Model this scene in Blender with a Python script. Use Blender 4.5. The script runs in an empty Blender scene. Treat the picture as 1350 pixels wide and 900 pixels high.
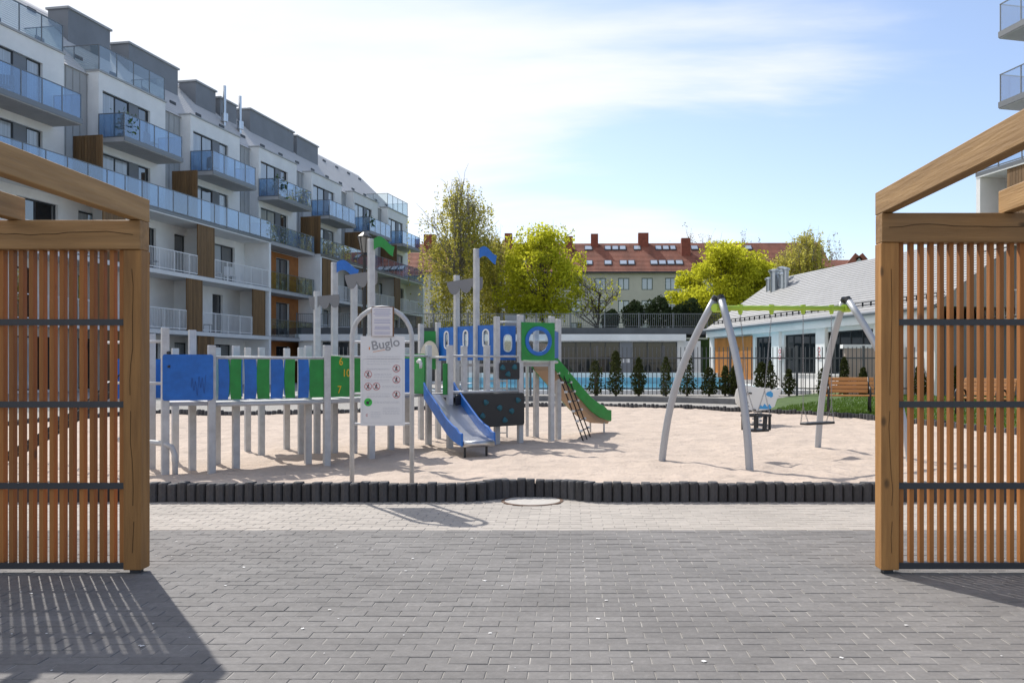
import bpy, bmesh, math, random
import numpy as np
from mathutils import Vector, Matrix
random.seed(7); rng = np.random.default_rng(11)
S = bpy.context.scene
C = S.collection
# ---------------------------------------------------------------- camera
F, CX, HY, H = 1124.0, 752.0, 483.0, 1.45
cam_d = bpy.data.cameras.new('camera'); cam = bpy.data.objects.new('camera', cam_d); C.objects.link(cam)
cam.location = (0, 0, H); cam.rotation_euler = (math.radians(90), 0, 0)
cam_d.sensor_width = 36; cam_d.lens = F/1350*36
cam_d.shift_x = -(CX-675)/1350; cam_d.shift_y = (HY-450)/1350
cam_d.clip_start = .05; cam_d.clip_end = 3000
S.camera = cam
# ---------------------------------------------------------------- sky and sun
EL, AZ = math.radians(47), math.radians(-34)
sdir = Vector((math.sin(AZ)*math.cos(EL), math.cos(AZ)*math.cos(EL), math.sin(EL)))
W = bpy.data.worlds.new('World'); S.world = W; W.use_nodes = True
nt = W.node_tree; N = nt.nodes; L = nt.links
for n in list(N): N.remove(n)
out = N.new('ShaderNodeOutputWorld'); bg = N.new('ShaderNodeBackground'); bg.inputs['Strength'].default_value = .13
sky = N.new('ShaderNodeTexSky'); sky.sky_type = 'NISHITA'; sky.sun_disc = False
sky.sun_elevation = EL; sky.sun_rotation = AZ; sky.air_density = 1.0; sky.dust_density = .6; sky.ozone_density = 1.2
tc = N.new('ShaderNodeTexCoord'); sep = N.new('ShaderNodeSeparateXYZ'); L.new(tc.outputs['Generated'], sep.inputs[0])
def mth(op, a, b=None, c=None):
    n = N.new('ShaderNodeMath'); n.operation = op
    for i, v in enumerate((a, b, c)):
        if v is None: continue
        if isinstance(v, (int, float)): n.inputs[i].default_value = v
        else: L.new(v, n.inputs[i])
    return n.outputs[0]
zz = mth('ADD', mth('MAXIMUM', sep.outputs['Z'], 0.0), .22)
comb = N.new('ShaderNodeCombineXYZ'); L.new(mth('DIVIDE', sep.outputs['X'], zz), comb.inputs[0]); L.new(mth('DIVIDE', sep.outputs['Y'], zz), comb.inputs[1])
nz = N.new('ShaderNodeTexNoise'); nz.inputs['Scale'].default_value = 1.25; nz.inputs['Detail'].default_value = 7; nz.inputs['Roughness'].default_value = .52; nz.inputs['Distortion'].default_value = .35
mp = N.new('ShaderNodeMapping'); mp.inputs['Scale'].default_value = (.5, 1.5, 1); mp.inputs['Location'].default_value = (3.3, 1.2, 0); mp.inputs['Rotation'].default_value = (0, 0, .35)
L.new(comb.outputs[0], mp.inputs[0]); L.new(mp.outputs[0], nz.inputs['Vector'])
bias = mth('MULTIPLY_ADD', sep.outputs['X'], -.95, -.07)
cov = mth('ADD', mth('MULTIPLY_ADD', nz.outputs['Fac'], 2.0, -.52), bias)
mr = N.new('ShaderNodeMapRange'); mr.interpolation_type = 'SMOOTHSTEP'; mr.inputs['From Min'].default_value = .28; mr.inputs['From Max'].default_value = .72
mr.inputs['To Min'].default_value = .04; mr.inputs['To Max'].default_value = .9
L.new(cov, mr.inputs['Value'])
mix = N.new('ShaderNodeMix'); mix.data_type = 'RGBA'; mix.inputs['B'].default_value = (5.7, 5.8, 6.0, 1)
L.new(mr.outputs[0], mix.inputs['Factor']); tint = N.new('ShaderNodeMix'); tint.data_type = 'RGBA'; tint.blend_type = 'MULTIPLY'; tint.inputs['Factor'].default_value = 1; tint.inputs['B'].default_value = (1.02, .975, 1.0, 1); L.new(sky.outputs[0], tint.inputs['A']); L.new(tint.outputs['Result'], mix.inputs['A'])
L.new(mix.outputs['Result'], bg.inputs['Color']); L.new(bg.outputs[0], out.inputs['Surface'])
sl = bpy.data.lights.new('sun', 'SUN'); sl.energy = 3.4; sl.angle = math.radians(.55); sl.color = (1, .955, .89)
so = bpy.data.objects.new('sun', sl); C.objects.link(so); so.rotation_euler = (-sdir).to_track_quat('-Z', 'Y').to_euler(); so.location = (-20, 30, 40)
S.view_settings.view_transform = 'Standard'; S.view_settings.look = 'None'; S.view_settings.gamma = 1; S.view_settings.use_curve_mapping = False
S.view_settings.exposure = .5
S.render.engine = 'CYCLES'
S.cycles.max_bounces = 8; S.cycles.transparent_max_bounces = 24

# ---------------------------------------------------------------- helpers
def PX(x, y, Y): return Vector(((x-CX)*Y/F, Y, H+(HY-y)*Y/F))
SAND = .12
def GP(x, y, g=SAND):
    Y = F*(H-g)/(y-HY); return Vector(((x-CX)*Y/F, Y, g))

class MB:
    def __init__(s): s.v = []; s.f = []
    def add(s, vs, fs):
        o = len(s.v); s.v += [tuple(v) for v in vs]; s.f += [tuple(i+o for i in f) for f in fs]; return s
    def box(s, x0, x1, y0, y1, z0, z1):
        return s.add([(x0,y0,z0),(x1,y0,z0),(x1,y1,z0),(x0,y1,z0),(x0,y0,z1),(x1,y0,z1),(x1,y1,z1),(x0,y1,z1)],
                     [(0,3,2,1),(4,5,6,7),(0,1,5,4),(1,2,6,5),(2,3,7,6),(3,0,4,7)])
    def seg(s, p, q, z0, z1, t):          # vertical slab from ground point p to q
        p = Vector(p[:2]); q = Vector(q[:2]); d = (q-p).normalized(); n = Vector((-d.y, d.x))*t/2
        vs = [(*(p-n),z0),(*(q-n),z0),(*(q+n),z0),(*(p+n),z0),(*(p-n),z1),(*(q-n),z1),(*(q+n),z1),(*(p+n),z1)]
        return s.add(vs, [(0,3,2,1),(4,5,6,7),(0,1,5,4),(1,2,6,5),(2,3,7,6),(3,0,4,7)])
    def bar(s, p, q, w, h=None, up=(0,0,1)):   # rectangular bar between 3d points
        h = h or w; p = Vector(p); q = Vector(q); d = (q-p).normalized(); a = d.cross(Vector(up))
        if a.length < 1e-4: a = d.cross(Vector((1,0,0)))
        a.normalize(); b = a.cross(d); a *= w/2; b *= h/2
        vs = [p-a-b, p+a-b, p+a+b, p-a+b, q-a-b, q+a-b, q+a+b, q-a+b]
        return s.add(vs, [(0,1,2,3),(7,6,5,4),(0,4,5,1),(1,5,6,2),(2,6,7,3),(3,7,4,0)])
    def tube(s, pts, r, n=8, cap=True):
        pts = [Vector(p) for p in pts]; rs = r if isinstance(r, (list, tuple)) else [r]*len(pts)
        vs = []; fs = []; prev = None
        for i, p in enumerate(pts):
            d = (pts[min(i+1, len(pts)-1)]-pts[max(i-1, 0)]).normalized()
            if prev is None:
                a = d.cross(Vector((0,0,1)));
                if a.length < 1e-3: a = d.cross(Vector((1,0,0)))
            else: a = prev - d*prev.dot(d)
            a.normalize(); prev = a; b = d.cross(a)
            for k in range(n):
                t = 2*math.pi*k/n; vs.append(p+(a*math.cos(t)+b*math.sin(t))*rs[i])
        for i in range(len(pts)-1):
            for k in range(n):
                fs.append((i*n+k, i*n+(k+1)%n, (i+1)*n+(k+1)%n, (i+1)*n+k))
        if cap: fs.append(tuple(range(n))[::-1]); fs.append(tuple(range((len(pts)-1)*n, len(pts)*n)))
        return s.add(vs, fs)
    def plate(s, pts, o, ax, t, up=(0,0,1)):   # extruded outline: pts (s,z) in plane o+ax*s+up*z, thickness t along the normal, centred
        o = Vector(o); ax = Vector(ax).normalized(); up = Vector(up).normalized(); n = ax.cross(up)*t/2; k = len(pts)
        vs = [o+ax*a+up*b+n for a, b in pts]+[o+ax*a+up*b-n for a, b in pts]
        return s.add(vs, [tuple(range(k)), tuple(range(2*k-1, k-1, -1))]+[((i+1)%k, i, k+i, k+(i+1)%k) for i in range(k)])
    def ring(s, outer, inner, o, ax, t, up=(0,0,1)):
        o = Vector(o); ax = Vector(ax).normalized(); up = Vector(up).normalized(); n = ax.cross(up)*t/2; k = len(outer)
        P = lambda q, sg: [o+ax*a+up*b+n*sg for a, b in q]
        vs = P(outer,1)+P(inner,1)+P(outer,-1)+P(inner,-1); fs = []
        for i in range(k):
            j = (i+1)%k
            fs += [(i,j,k+j,k+i),(2*k+j,2*k+i,3*k+i,3*k+j),(j,i,2*k+i,2*k+j),(k+i,k+j,3*k+j,3*k+i)]
        return s.add(vs, fs)
    def mesh(s, name, smooth=False):
        m = bpy.data.meshes.new(name); m.from_pydata(s.v, [], s.f); m.update()
        if smooth: m.polygons.foreach_set('use_smooth', [True]*len(m.polygons))
        return m
    def build(s, name, material, parent=None, smooth=False, bevel=0):
        m = s.mesh(name, smooth); m.materials.append(material)
        if bevel:
            bm = bmesh.new(); bm.from_mesh(m); bmesh.ops.recalc_face_normals(bm, faces=bm.faces)
            bmesh.ops.bevel(bm, geom=bm.edges[:], offset=bevel, segments=1, affect='EDGES'); bm.to_mesh(m); bm.free()
        return link(name, m, parent)
def link(name, m, parent=None):
    o = bpy.data.objects.new(name, m); C.objects.link(o)
    if parent is not None: o.parent = parent
    return o
def tag(o, label=None, cat=None, group=None, kind=None):
    if label: o['label'] = label
    if cat: o['category'] = cat
    if group: o['group'] = group
    if kind: o['kind'] = kind
    return o
def empty(name, loc=(0,0,0), rz=0, parent=None):
    o = bpy.data.objects.new(name, None); C.objects.link(o); o.location = loc; o.rotation_euler = (0,0,rz); o.empty_display_size = .1
    if parent is not None: o.parent = parent
    return o
def circ(cx, cy, rx, ry=None, n=20, a0=0):
    ry = ry or rx
    return [(cx+rx*math.cos(a0+2*math.pi*i/n), cy+ry*math.sin(a0+2*math.pi*i/n)) for i in range(n)]
def rrect(x0, x1, z0, z1, r, n=4):
    P = []
    for cx, cz, a in ((x1-r,z1-r,0),(x0+r,z1-r,90),(x0+r,z0+r,180),(x1-r,z0+r,270)):
        for i in range(n+1):
            t = math.radians(a+90*i/n); P.append((cx+r*math.cos(t), cz+r*math.sin(t)))
    return P

# ---------------------------------------------------------------- materials
MATS = {}
def mat(name, col, rough=.6, metal=0, var=0, vscale=6, bump=0, bscale=40, spec=.5, rnd=0, stretch=None, col2=None, coat=0, stain=0, sscale=1):
    if name in MATS: return MATS[name]
    m = bpy.data.materials.new(name); m.use_nodes = True; t = m.node_tree; n = t.nodes; l = t.links
    p = n['Principled BSDF']; p.inputs['Base Color'].default_value = (*col, 1); p.inputs['Roughness'].default_value = rough
    p.inputs['Metallic'].default_value = metal; p.inputs['Specular IOR Level'].default_value = spec; p.inputs['Coat Weight'].default_value = coat
    co = n.new('ShaderNodeTexCoord'); mpn = n.new('ShaderNodeMapping'); l.new(co.outputs['Object'], mpn.inputs[0])
    if stretch: mpn.inputs['Scale'].default_value = stretch
    cur = None
    if var:
        z = n.new('ShaderNodeTexNoise'); z.inputs['Scale'].default_value = vscale; z.inputs['Detail'].default_value = 6; z.inputs['Roughness'].default_value = .62
        l.new(mpn.outputs[0], z.inputs['Vector'])
        r = n.new('ShaderNodeMapRange'); r.inputs['From Min'].default_value = .28; r.inputs['From Max'].default_value = .72; l.new(z.outputs['Fac'], r.inputs['Value'])
        x = n.new('ShaderNodeMix'); x.data_type = 'RGBA'
        c2 = col2 or tuple(c*(1-var) for c in col); c1 = col if col2 else tuple(min(1, c*(1+var*.6)) for c in col)
        x.inputs['A'].default_value = (*c2, 1); x.inputs['B'].default_value = (*c1, 1)
        l.new(r.outputs[0], x.inputs['Factor']); cur = x.outputs['Result']
    if rnd:
        gi = n.new('ShaderNodeNewGeometry'); oi = n.new('ShaderNodeObjectInfo'); a = n.new('ShaderNodeMath'); a.operation = 'ADD'
        l.new(gi.outputs['Random Per Island'], a.inputs[0]); l.new(oi.outputs['Random'], a.inputs[1])
        fr = n.new('ShaderNodeMath'); fr.operation = 'FRACT'; l.new(a.outputs[0], fr.inputs[0])
        r = n.new('ShaderNodeMapRange'); r.inputs['To Min'].default_value = 1-rnd; r.inputs['To Max'].default_value = 1+rnd; l.new(fr.outputs[0], r.inputs['Value'])
        h = n.new('ShaderNodeMix'); h.data_type = 'RGBA'; h.blend_type = 'MULTIPLY'; h.inputs['Factor'].default_value = 1
        if cur: l.new(cur, h.inputs['A'])
        else: h.inputs['A'].default_value = (*col, 1)
        cb = n.new('ShaderNodeCombineColor'); [l.new(r.outputs[0], cb.inputs[i]) for i in range(3)]
        l.new(cb.outputs[0], h.inputs['B']); cur = h.outputs['Result']
    if stain:
        ge = n.new('ShaderNodeNewGeometry'); z = n.new('ShaderNodeTexNoise'); z.inputs['Scale'].default_value = sscale; z.inputs['Detail'].default_value = 8; z.inputs['Roughness'].default_value = .65
        l.new(ge.outputs['Position'], z.inputs['Vector']); r = n.new('ShaderNodeMapRange'); r.inputs['From Min'].default_value = .3; r.inputs['From Max'].default_value = .7
        r.inputs['To Min'].default_value = 1-stain; r.inputs['To Max'].default_value = 1+stain*.6; l.new(z.outputs['Fac'], r.inputs['Value'])
        h = n.new('ShaderNodeMix'); h.data_type = 'RGBA'; h.blend_type = 'MULTIPLY'; h.inputs['Factor'].default_value = 1
        if cur: l.new(cur, h.inputs['A'])
        else: h.inputs['A'].default_value = (*col, 1)
        cb = n.new('ShaderNodeCombineColor'); [l.new(r.outputs[0], cb.inputs[i]) for i in range(3)]; l.new(cb.outputs[0], h.inputs['B']); cur = h.outputs['Result']
    if cur: l.new(cur, p.inputs['Base Color'])
    if bump:
        z = n.new('ShaderNodeTexNoise'); z.inputs['Scale'].default_value = bscale; z.inputs['Detail'].default_value = 5
        l.new(mpn.outputs[0], z.inputs['Vector'])
        b = n.new('ShaderNodeBump'); b.inputs['Strength'].default_value = bump; b.inputs['Distance'].default_value = .02
        l.new(z.outputs['Fac'], b.inputs['Height']); l.new(b.outputs[0], p.inputs['Normal'])
    MATS[name] = m; return m
def glass(name, tint, refl=.25, rough=.02, opac=0, body=(.3,.4,.5)):
    m = bpy.data.materials.new(name); m.use_nodes = True; t = m.node_tree; n = t.nodes; l = t.links; n.remove(n['Principled BSDF'])
    tr = n.new('ShaderNodeBsdfTransparent'); tr.inputs[0].default_value = (*tint, 1)
    df = n.new('ShaderNodeBsdfDiffuse'); df.inputs[0].default_value = (*body, 1)
    m0 = n.new('ShaderNodeMixShader'); m0.inputs[0].default_value = opac; l.new(tr.outputs[0], m0.inputs[1]); l.new(df.outputs[0], m0.inputs[2])
    gl = n.new('ShaderNodeBsdfGlossy'); gl.inputs['Roughness'].default_value = rough
    lw = n.new('ShaderNodeLayerWeight'); lw.inputs['Blend'].default_value = .5; fr = n.new('ShaderNodeMath'); fr.operation = 'POWER'; fr.inputs[1].default_value = 4; l.new(lw.outputs['Facing'], fr.inputs[0])
    ad = n.new('ShaderNodeMath'); ad.operation = 'ADD'; ad.use_clamp = True; ad.inputs[1].default_value = refl; l.new(fr.outputs[0], ad.inputs[0])
    mx = n.new('ShaderNodeMixShader'); l.new(ad.outputs[0], mx.inputs[0]); l.new(m0.outputs[0], mx.inputs[1]); l.new(gl.outputs[0], mx.inputs[2])
    l.new(mx.outputs[0], n['Material Output'].inputs['Surface']); MATS[name] = m; return m
def leafmat(name, col, trans=.5):
    m = bpy.data.materials.new(name); m.use_nodes = True; t = m.node_tree; n = t.nodes; l = t.links; n.remove(n['Principled BSDF'])
    gi = n.new('ShaderNodeNewGeometry'); r = n.new('ShaderNodeMapRange'); r.inputs['To Min'].default_value = .55; r.inputs['To Max'].default_value = 1.4
    zn = n.new('ShaderNodeTexNoise'); zn.inputs['Scale'].default_value = .9; zn.inputs['Detail'].default_value = 3; l.new(gi.outputs['Position'], zn.inputs['Vector']); ml = n.new('ShaderNodeMath'); ml.operation = 'MULTIPLY_ADD'; ml.inputs[1].default_value = .45; l.new(gi.outputs['Random Per Island'], ml.inputs[0]); l.new(zn.outputs['Fac'], ml.inputs[2]); r.inputs['From Min'].default_value = .3; r.inputs['From Max'].default_value = 1.1
    l.new(ml.outputs[0], r.inputs['Value'])
    h = n.new('ShaderNodeMix'); h.data_type = 'RGBA'; h.blend_type = 'MULTIPLY'; h.inputs['Factor'].default_value = 1; h.inputs['A'].default_value = (*col, 1)
    cb = n.new('ShaderNodeCombineColor'); [l.new(r.outputs[0], cb.inputs[i]) for i in range(3)]; l.new(cb.outputs[0], h.inputs['B'])
    d = n.new('ShaderNodeBsdfDiffuse'); tl = n.new('ShaderNodeBsdfTranslucent'); l.new(h.outputs['Result'], d.inputs[0]); l.new(h.outputs['Result'], tl.inputs[0])
    mx = n.new('ShaderNodeMixShader'); mx.inputs[0].default_value = trans; l.new(d.outputs[0], mx.inputs[1]); l.new(tl.outputs[0], mx.inputs[2])
    l.new(mx.outputs[0], n['Material Output'].inputs['Surface']); MATS[name] = m; return m
def wood(name, a, b, axis=2, rnd=.22):
    m = mat(name, a, .62, var=1, vscale=9, col2=b, bump=.25, bscale=30, rnd=rnd, stretch=tuple(.12 if i == axis else 1.6 for i in range(3)))
    t = m.node_tree; n = t.nodes; l = t.links; p = n['Principled BSDF']; src = p.inputs['Base Color'].links[0].from_socket      # knots
    co = n.new('ShaderNodeTexCoord'); oi = n.new('ShaderNodeObjectInfo'); va = n.new('ShaderNodeVectorMath'); va.operation = 'MULTIPLY_ADD'; va.inputs[1].default_value = tuple(.55 if i == axis else 1 for i in range(3))
    l.new(co.outputs['Object'], va.inputs[0]); l.new(oi.outputs['Random'], va.inputs[2]); vo = n.new('ShaderNodeTexVoronoi'); vo.inputs['Scale'].default_value = 4.2; l.new(va.outputs[0], vo.inputs['Vector'])
    r = n.new('ShaderNodeMapRange'); r.inputs['From Min'].default_value = .05; r.inputs['From Max'].default_value = .11; r.inputs['To Min'].default_value = .38; l.new(vo.outputs['Distance'], r.inputs['Value'])
    h = n.new('ShaderNodeMix'); h.data_type = 'RGBA'; h.blend_type = 'MULTIPLY'; h.inputs['Factor'].default_value = 1; l.new(src, h.inputs['A']); cb = n.new('ShaderNodeCombineColor'); [l.new(r.outputs[0], cb.inputs[i]) for i in range(3)]
    l.new(cb.outputs[0], h.inputs['B']); l.new(h.outputs['Result'], p.inputs['Base Color'])
    return m
white = mat('white_render', (.84,.84,.83), .8, var=.06, vscale=1.5, stain=.08, sscale=.35)
white2 = mat('white_paint', (.8,.8,.8), .45)
dark_brick = mat('dark_paver', (.205,.195,.187), .85, var=.2, stain=.22, sscale=.8, vscale=25, rnd=.09, bump=.3, bscale=160)
light_brick = mat('light_paver', (.43,.39,.345), .85, stain=.12, sscale=.9, var=.08, vscale=12, rnd=.05, bump=.3, bscale=160)
joint = mat('joint_sand', (.36,.34,.31), .95, var=.55, vscale=1.6)
conc_dark = mat('palisade_concrete', (.075,.075,.08), .85, var=.35, vscale=9, rnd=.25, bump=.5, bscale=60)
sandm = mat('sand', (.54,.44,.36), .95, stain=.14, sscale=1.3, var=.12, vscale=9, bump=1, bscale=22)
grassm = mat('lawn_ground', (.07,.12,.025), .95, var=.4, vscale=4)
gravel = mat('gravel', (.36,.34,.31), .95, var=.25, vscale=18, bump=.6, bscale=70)
steel = mat('anthracite_steel', (.045,.05,.06), .45, metal=.3)
larch = wood('larch_slat', (.45,.18,.042), (.24,.09,.018))
beamx = wood('timber_beam_x', (.33,.19,.075), (.18,.10,.036), axis=0)
beamy = wood('timber_beam_y', (.42,.255,.105), (.25,.14,.05), axis=1)
postw = wood('timber_post', (.39,.195,.058), (.20,.095,.026))
crackm = mat('timber_crack', (.03,.015,.007), .95)
# ================================================================ ground, pavement, sand
def sheet(name, pts, z, m, kind='structure'):
    o = MB().add([(x, y, z) for x, y in pts], [tuple(range(len(pts)))]).build(name, m); o['kind'] = kind; return o
sheet('ground', [(-900,-300),(900,-300),(900,1500),(-900,1500)], -.12, gravel)
# pavement of dark and light pavers
pave = MB().box(-13, 13, -4, 9.6, -.10, -.0035).build('pavement', joint); pave['kind'] = 'structure'
def brick_mesh(nm, L_, W_, c=.0025):
    b = MB(); x, y, h = L_/2-.0026, W_/2-.0013, .05
    b.add([(-x,-y,-h),(x,-y,-h),(x,y,-h),(-x,y,-h),(-x,-y,-c),(x,-y,-c),(x,y,-c),(-x,y,-c),(-x+c,-y+c,0),(x-c,-y+c,0),(x-c,y-c,0),(-x+c,y-c,0)],
          [(0,1,5,4),(1,2,6,5),(2,3,7,6),(3,0,4,7),(4,5,9,8),(5,6,10,9),(6,7,11,10),(7,4,8,11),(8,9,10,11)])
    return b
EDGE = 7.56
bb = brick_mesh('brick', .2, .1)
near, far = [], []
r = 0; y = EDGE-.05
while y > -3:
    off = .1 if r % 2 else 0
    for i in range(-62, 63):
        x = i*.2+off; zz_ = random.uniform(-.0022, .0018)
        sx = CX+F*x/max(y, .2); vis = y > 3.85 and -10 < sx < 1360
        (near if vis else far).append((x, y, zz_))
    y -= .1; r += 1
near.sort(key=lambda t: t[1]); far += near[300:]; near = near[:300]
bm_ = bb.mesh('brick'); bm_.materials.append(dark_brick)
for p in near:
    o = link('brick', bm_, pave); o.location = p; o.rotation_euler = (random.uniform(-.006,.006), random.uniform(-.004,.004), random.uniform(-.008,.008))
def field(name, spots, base, m, parent):
    bv = np.array(base.v); nb = len(bv); P = np.array(spots)
    tl = rng.uniform(-.012, .012, (len(P), 2))
    V = bv[None]+P[:, None, :]; V[:, :, 2] += bv[None, :, 0]*tl[:, :1]*.5+bv[None, :, 1]*tl[:, 1:]
    fs = []
    for k in range(len(P)): fs += [tuple(i+k*nb for i in f) for f in base.f]
    me = bpy.data.meshes.new(name); me.from_pydata(V.reshape(-1, 3).tolist(), [], fs); me.materials.append(m)
    o = link(name, me, parent); o['kind'] = 'stuff'; return o
field('dark_brick_field', far, bb, dark_brick, pave)
lb = brick_mesh('b', .2, .1, .003); sp = []
y = EDGE+.054; r = 0
while y < 9.5:
    for i in range(-62, 63):
        x = i*.2+(.1 if r % 2 else 0)
        sp.append((x, y, random.uniform(-.0015, .0015)))
    y += .1; r += 1
sp = [p for p in sp if not ((p[0]+.41)**2+(p[1]-9.2)**2 < .30**2)]
field('light_brick_field', sp, lb, light_brick, pave)
# manhole cover
mh = empty('manhole_cover', (-.41, 9.2, .0)); tag(mh, 'round pale concrete manhole cover let into the light paving', 'manhole')
MB().tube([(0,0,-.04),(0,0,.008)], .30, 32).build('lid', mat('pale_concrete', (.5,.47,.43), .9, var=.15, vscale=20), mh)
b = MB(); b.ring(circ(0,0,.335,n=32), circ(0,0,.303,n=32), (0,0,-.01), (1,0,0), .034, (0,1,0)); b.build('rim', mat('rusty_iron', (.14,.08,.05), .8, var=.4, vscale=12), mh)
# sand
def vnoise(X, Y, sc, seed):
    g = np.random.default_rng(seed).random((256, 256)); x = X/sc+60; y = Y/sc+60
    xi = np.floor(x).astype(int); yi = np.floor(y).astype(int); fx = x-xi; fy = y-yi; fx = fx*fx*(3-2*fx); fy = fy*fy*(3-2*fy)
    G = lambda a, b_: g[a % 256, b_ % 256]
    return (G(xi,yi)*(1-fx)+G(xi+1,yi)*fx)*(1-fy)+(G(xi,yi+1)*(1-fx)+G(xi+1,yi+1)*fx)*fy-.5
def sandz(X, Y):
    X = np.asarray(X, float); Y = np.asarray(Y, float)
    return SAND+.06*vnoise(X,Y,2.3,1)+.03*vnoise(X,Y,.55,2)+.03*vnoise(X,Y,.26,3)+.024*vnoise(X,Y,.13,4)
nx, ny = 470, 440
ys = 9.22+(np.linspace(0, 1, ny)**1.35)*20.5; xs = np.linspace(-12.5, 11.5, nx)
GX, GY = np.meshgrid(xs, ys); GZ = sandz(GX, GY)
bumpz = np.exp(-((GX+.41)/.5)**2)
V = np.stack([GX, GY+.26*bumpz*np.clip((9.9-GY)/.68, 0, 1), GZ], -1).reshape(-1, 3)
idx = np.arange(nx*ny).reshape(ny, nx)
fs = np.stack([idx[:-1,:-1], idx[:-1,1:], idx[1:,1:], idx[1:,:-1]], -1).reshape(-1, 4)
me = bpy.data.meshes.new('sand'); me.from_pydata(V.tolist(), [], fs.tolist()); me.materials.append(sandm)
me.polygons.foreach_set('use_smooth', [True]*len(me.polygons)); so_ = link('sand', me); so_['kind'] = 'structure'
# surrounding banks: rings outside the sandpit outline
ol = [(11.2,9.3),(11,13),(8.9,16.6),(7.75,21.2),(6.2,24),(3.6,26.9),(1.2,28.2),(-1.5,28.3),(-4.2,26.2),(-7,24.2),(-9.5,23.5),(-12.2,23),(-12.6,9.3)]
def smooth_line(P, n=6):
    R = []
    for i in range(len(P)-1):
        p0, p1, p2, p3 = [np.array(P[min(max(k, 0), len(P)-1)], float) for k in (i-1, i, i+1, i+2)]
        for t in np.linspace(0, 1, n, endpoint=False):
            R.append(.5*((2*p1)+(-p0+p2)*t+(2*p0-5*p1+4*p2-p3)*t*t+(-p0+3*p1-3*p2+p3)*t**3))
    R.append(np.array(P[-1], float)); return R
OL = smooth_line(ol)
cen = np.array((-.5, 16))
def ringpt(p, d): 
    v = p-cen; v = v/np.linalg.norm(v); return p+v*d
def bank(name, i0, i1, ds, m):
    b = MB(); rows = [[(*ringpt(OL[i], d), z) for i in range(i0, i1)] for d, z in ds]; n = i1-i0
    b.add(sum(rows, []), [(r_*n+i, r_*n+i+1, (r_+1)*n+i+1, (r_+1)*n+i) for r_ in range(len(rows)-1) for i in range(n-1)])
    o = b.build(name, m); o['kind'] = 'structure'; return o
n_ = len(OL); q1 = 27; q2 = 47
bank('lawn', 0, q1+1, [(0,-.1),(.12,.2),(1.2,.27),(6,.38),(30,.38)], grassm)
bank('gravel_path', q1, n_, [(0,-.1),(.12,.21),(1.4,.24),(3.0,.36),(34,.38)], gravel)
# low concrete kerb along the gravel
b = MB(); 
for i in range(q1, q2-3):
    p, q = ringpt(OL[i], 1.5), ringpt(OL[i+1], 1.5); b.seg(p, q, .1, .42, .12)
tag(b.build('path_kerb', mat('kerb_concrete', (.16,.16,.165), .85, var=.2)), 'long grey concrete kerb wall between gravel and sandpit edge', 'kerb')
# palisade border
pal = empty('palisade_border', (0, 9.2, 0)); tag(pal, 'border of dark grey rounded concrete palisades around the sandpit', 'edging')
prof = []
b = MB(); w = .05
rim = [(-w,-.045),(-w*.75,-.075),(0,-.088),(w*.75,-.075),(w,-.045),(w,.05),(-w,.05)]
k = len(rim); 
b.add([(x,y,-.15) for x,y in rim]+[(x,y,.185) for x,y in rim]+[(x*.88,y*.86,.2) for x,y in rim],
      [(i,(i+1)%k,k+(i+1)%k,k+i) for i in range(k)]+[(k+i,k+(i+1)%k,2*k+(i+1)%k,2*k+i) for i in range(k)]+[tuple(range(2*k,3*k))])
pm = b.mesh('palisade'); pm.materials.append(conc_dark)
pp = []; x = -8.6
def front_y(x): return .30*math.exp(-((x+.41)/.52)**4)
x = -8.6
while x < 7.2:
    dx = .103/math.sqrt(1+((front_y(x+.05)-front_y(x-.05))/.1)**2)
    pp.append((x, front_y(x))); x += dx
for x, fy in pp:
    o = link('palisade', pm, pal); sl_ = (front_y(x+.05)-front_y(x-.05))/.1
    o.location = (x, fy, random.uniform(-.012, .012)); o.rotation_euler = (random.uniform(-.03,.03), random.uniform(-.02,.02), math.atan(sl_)+random.uniform(-.04,.04))
b = MB()
pts = []
for i in range(len(OL)-1):
    d = np.linalg.norm(OL[i+1]-OL[i]); m_ = max(1, int(d/.115))
    for j in range(m_): pts.append((OL[i]+(OL[i+1]-OL[i])*j/m_, math.atan2(*(OL[i+1]-OL[i])[::-1])))
for p, a in pts:
    h = random.uniform(.21, .26); b.tube([(p[0], p[1]-9.2, -.1), (p[0], p[1]-9.2, h-.02), (p[0], p[1]-9.2, h)], [.056,.056,.044], 6)
b.build('palisade_row', conc_dark, pal)['kind'] = 'stuff'

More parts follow.
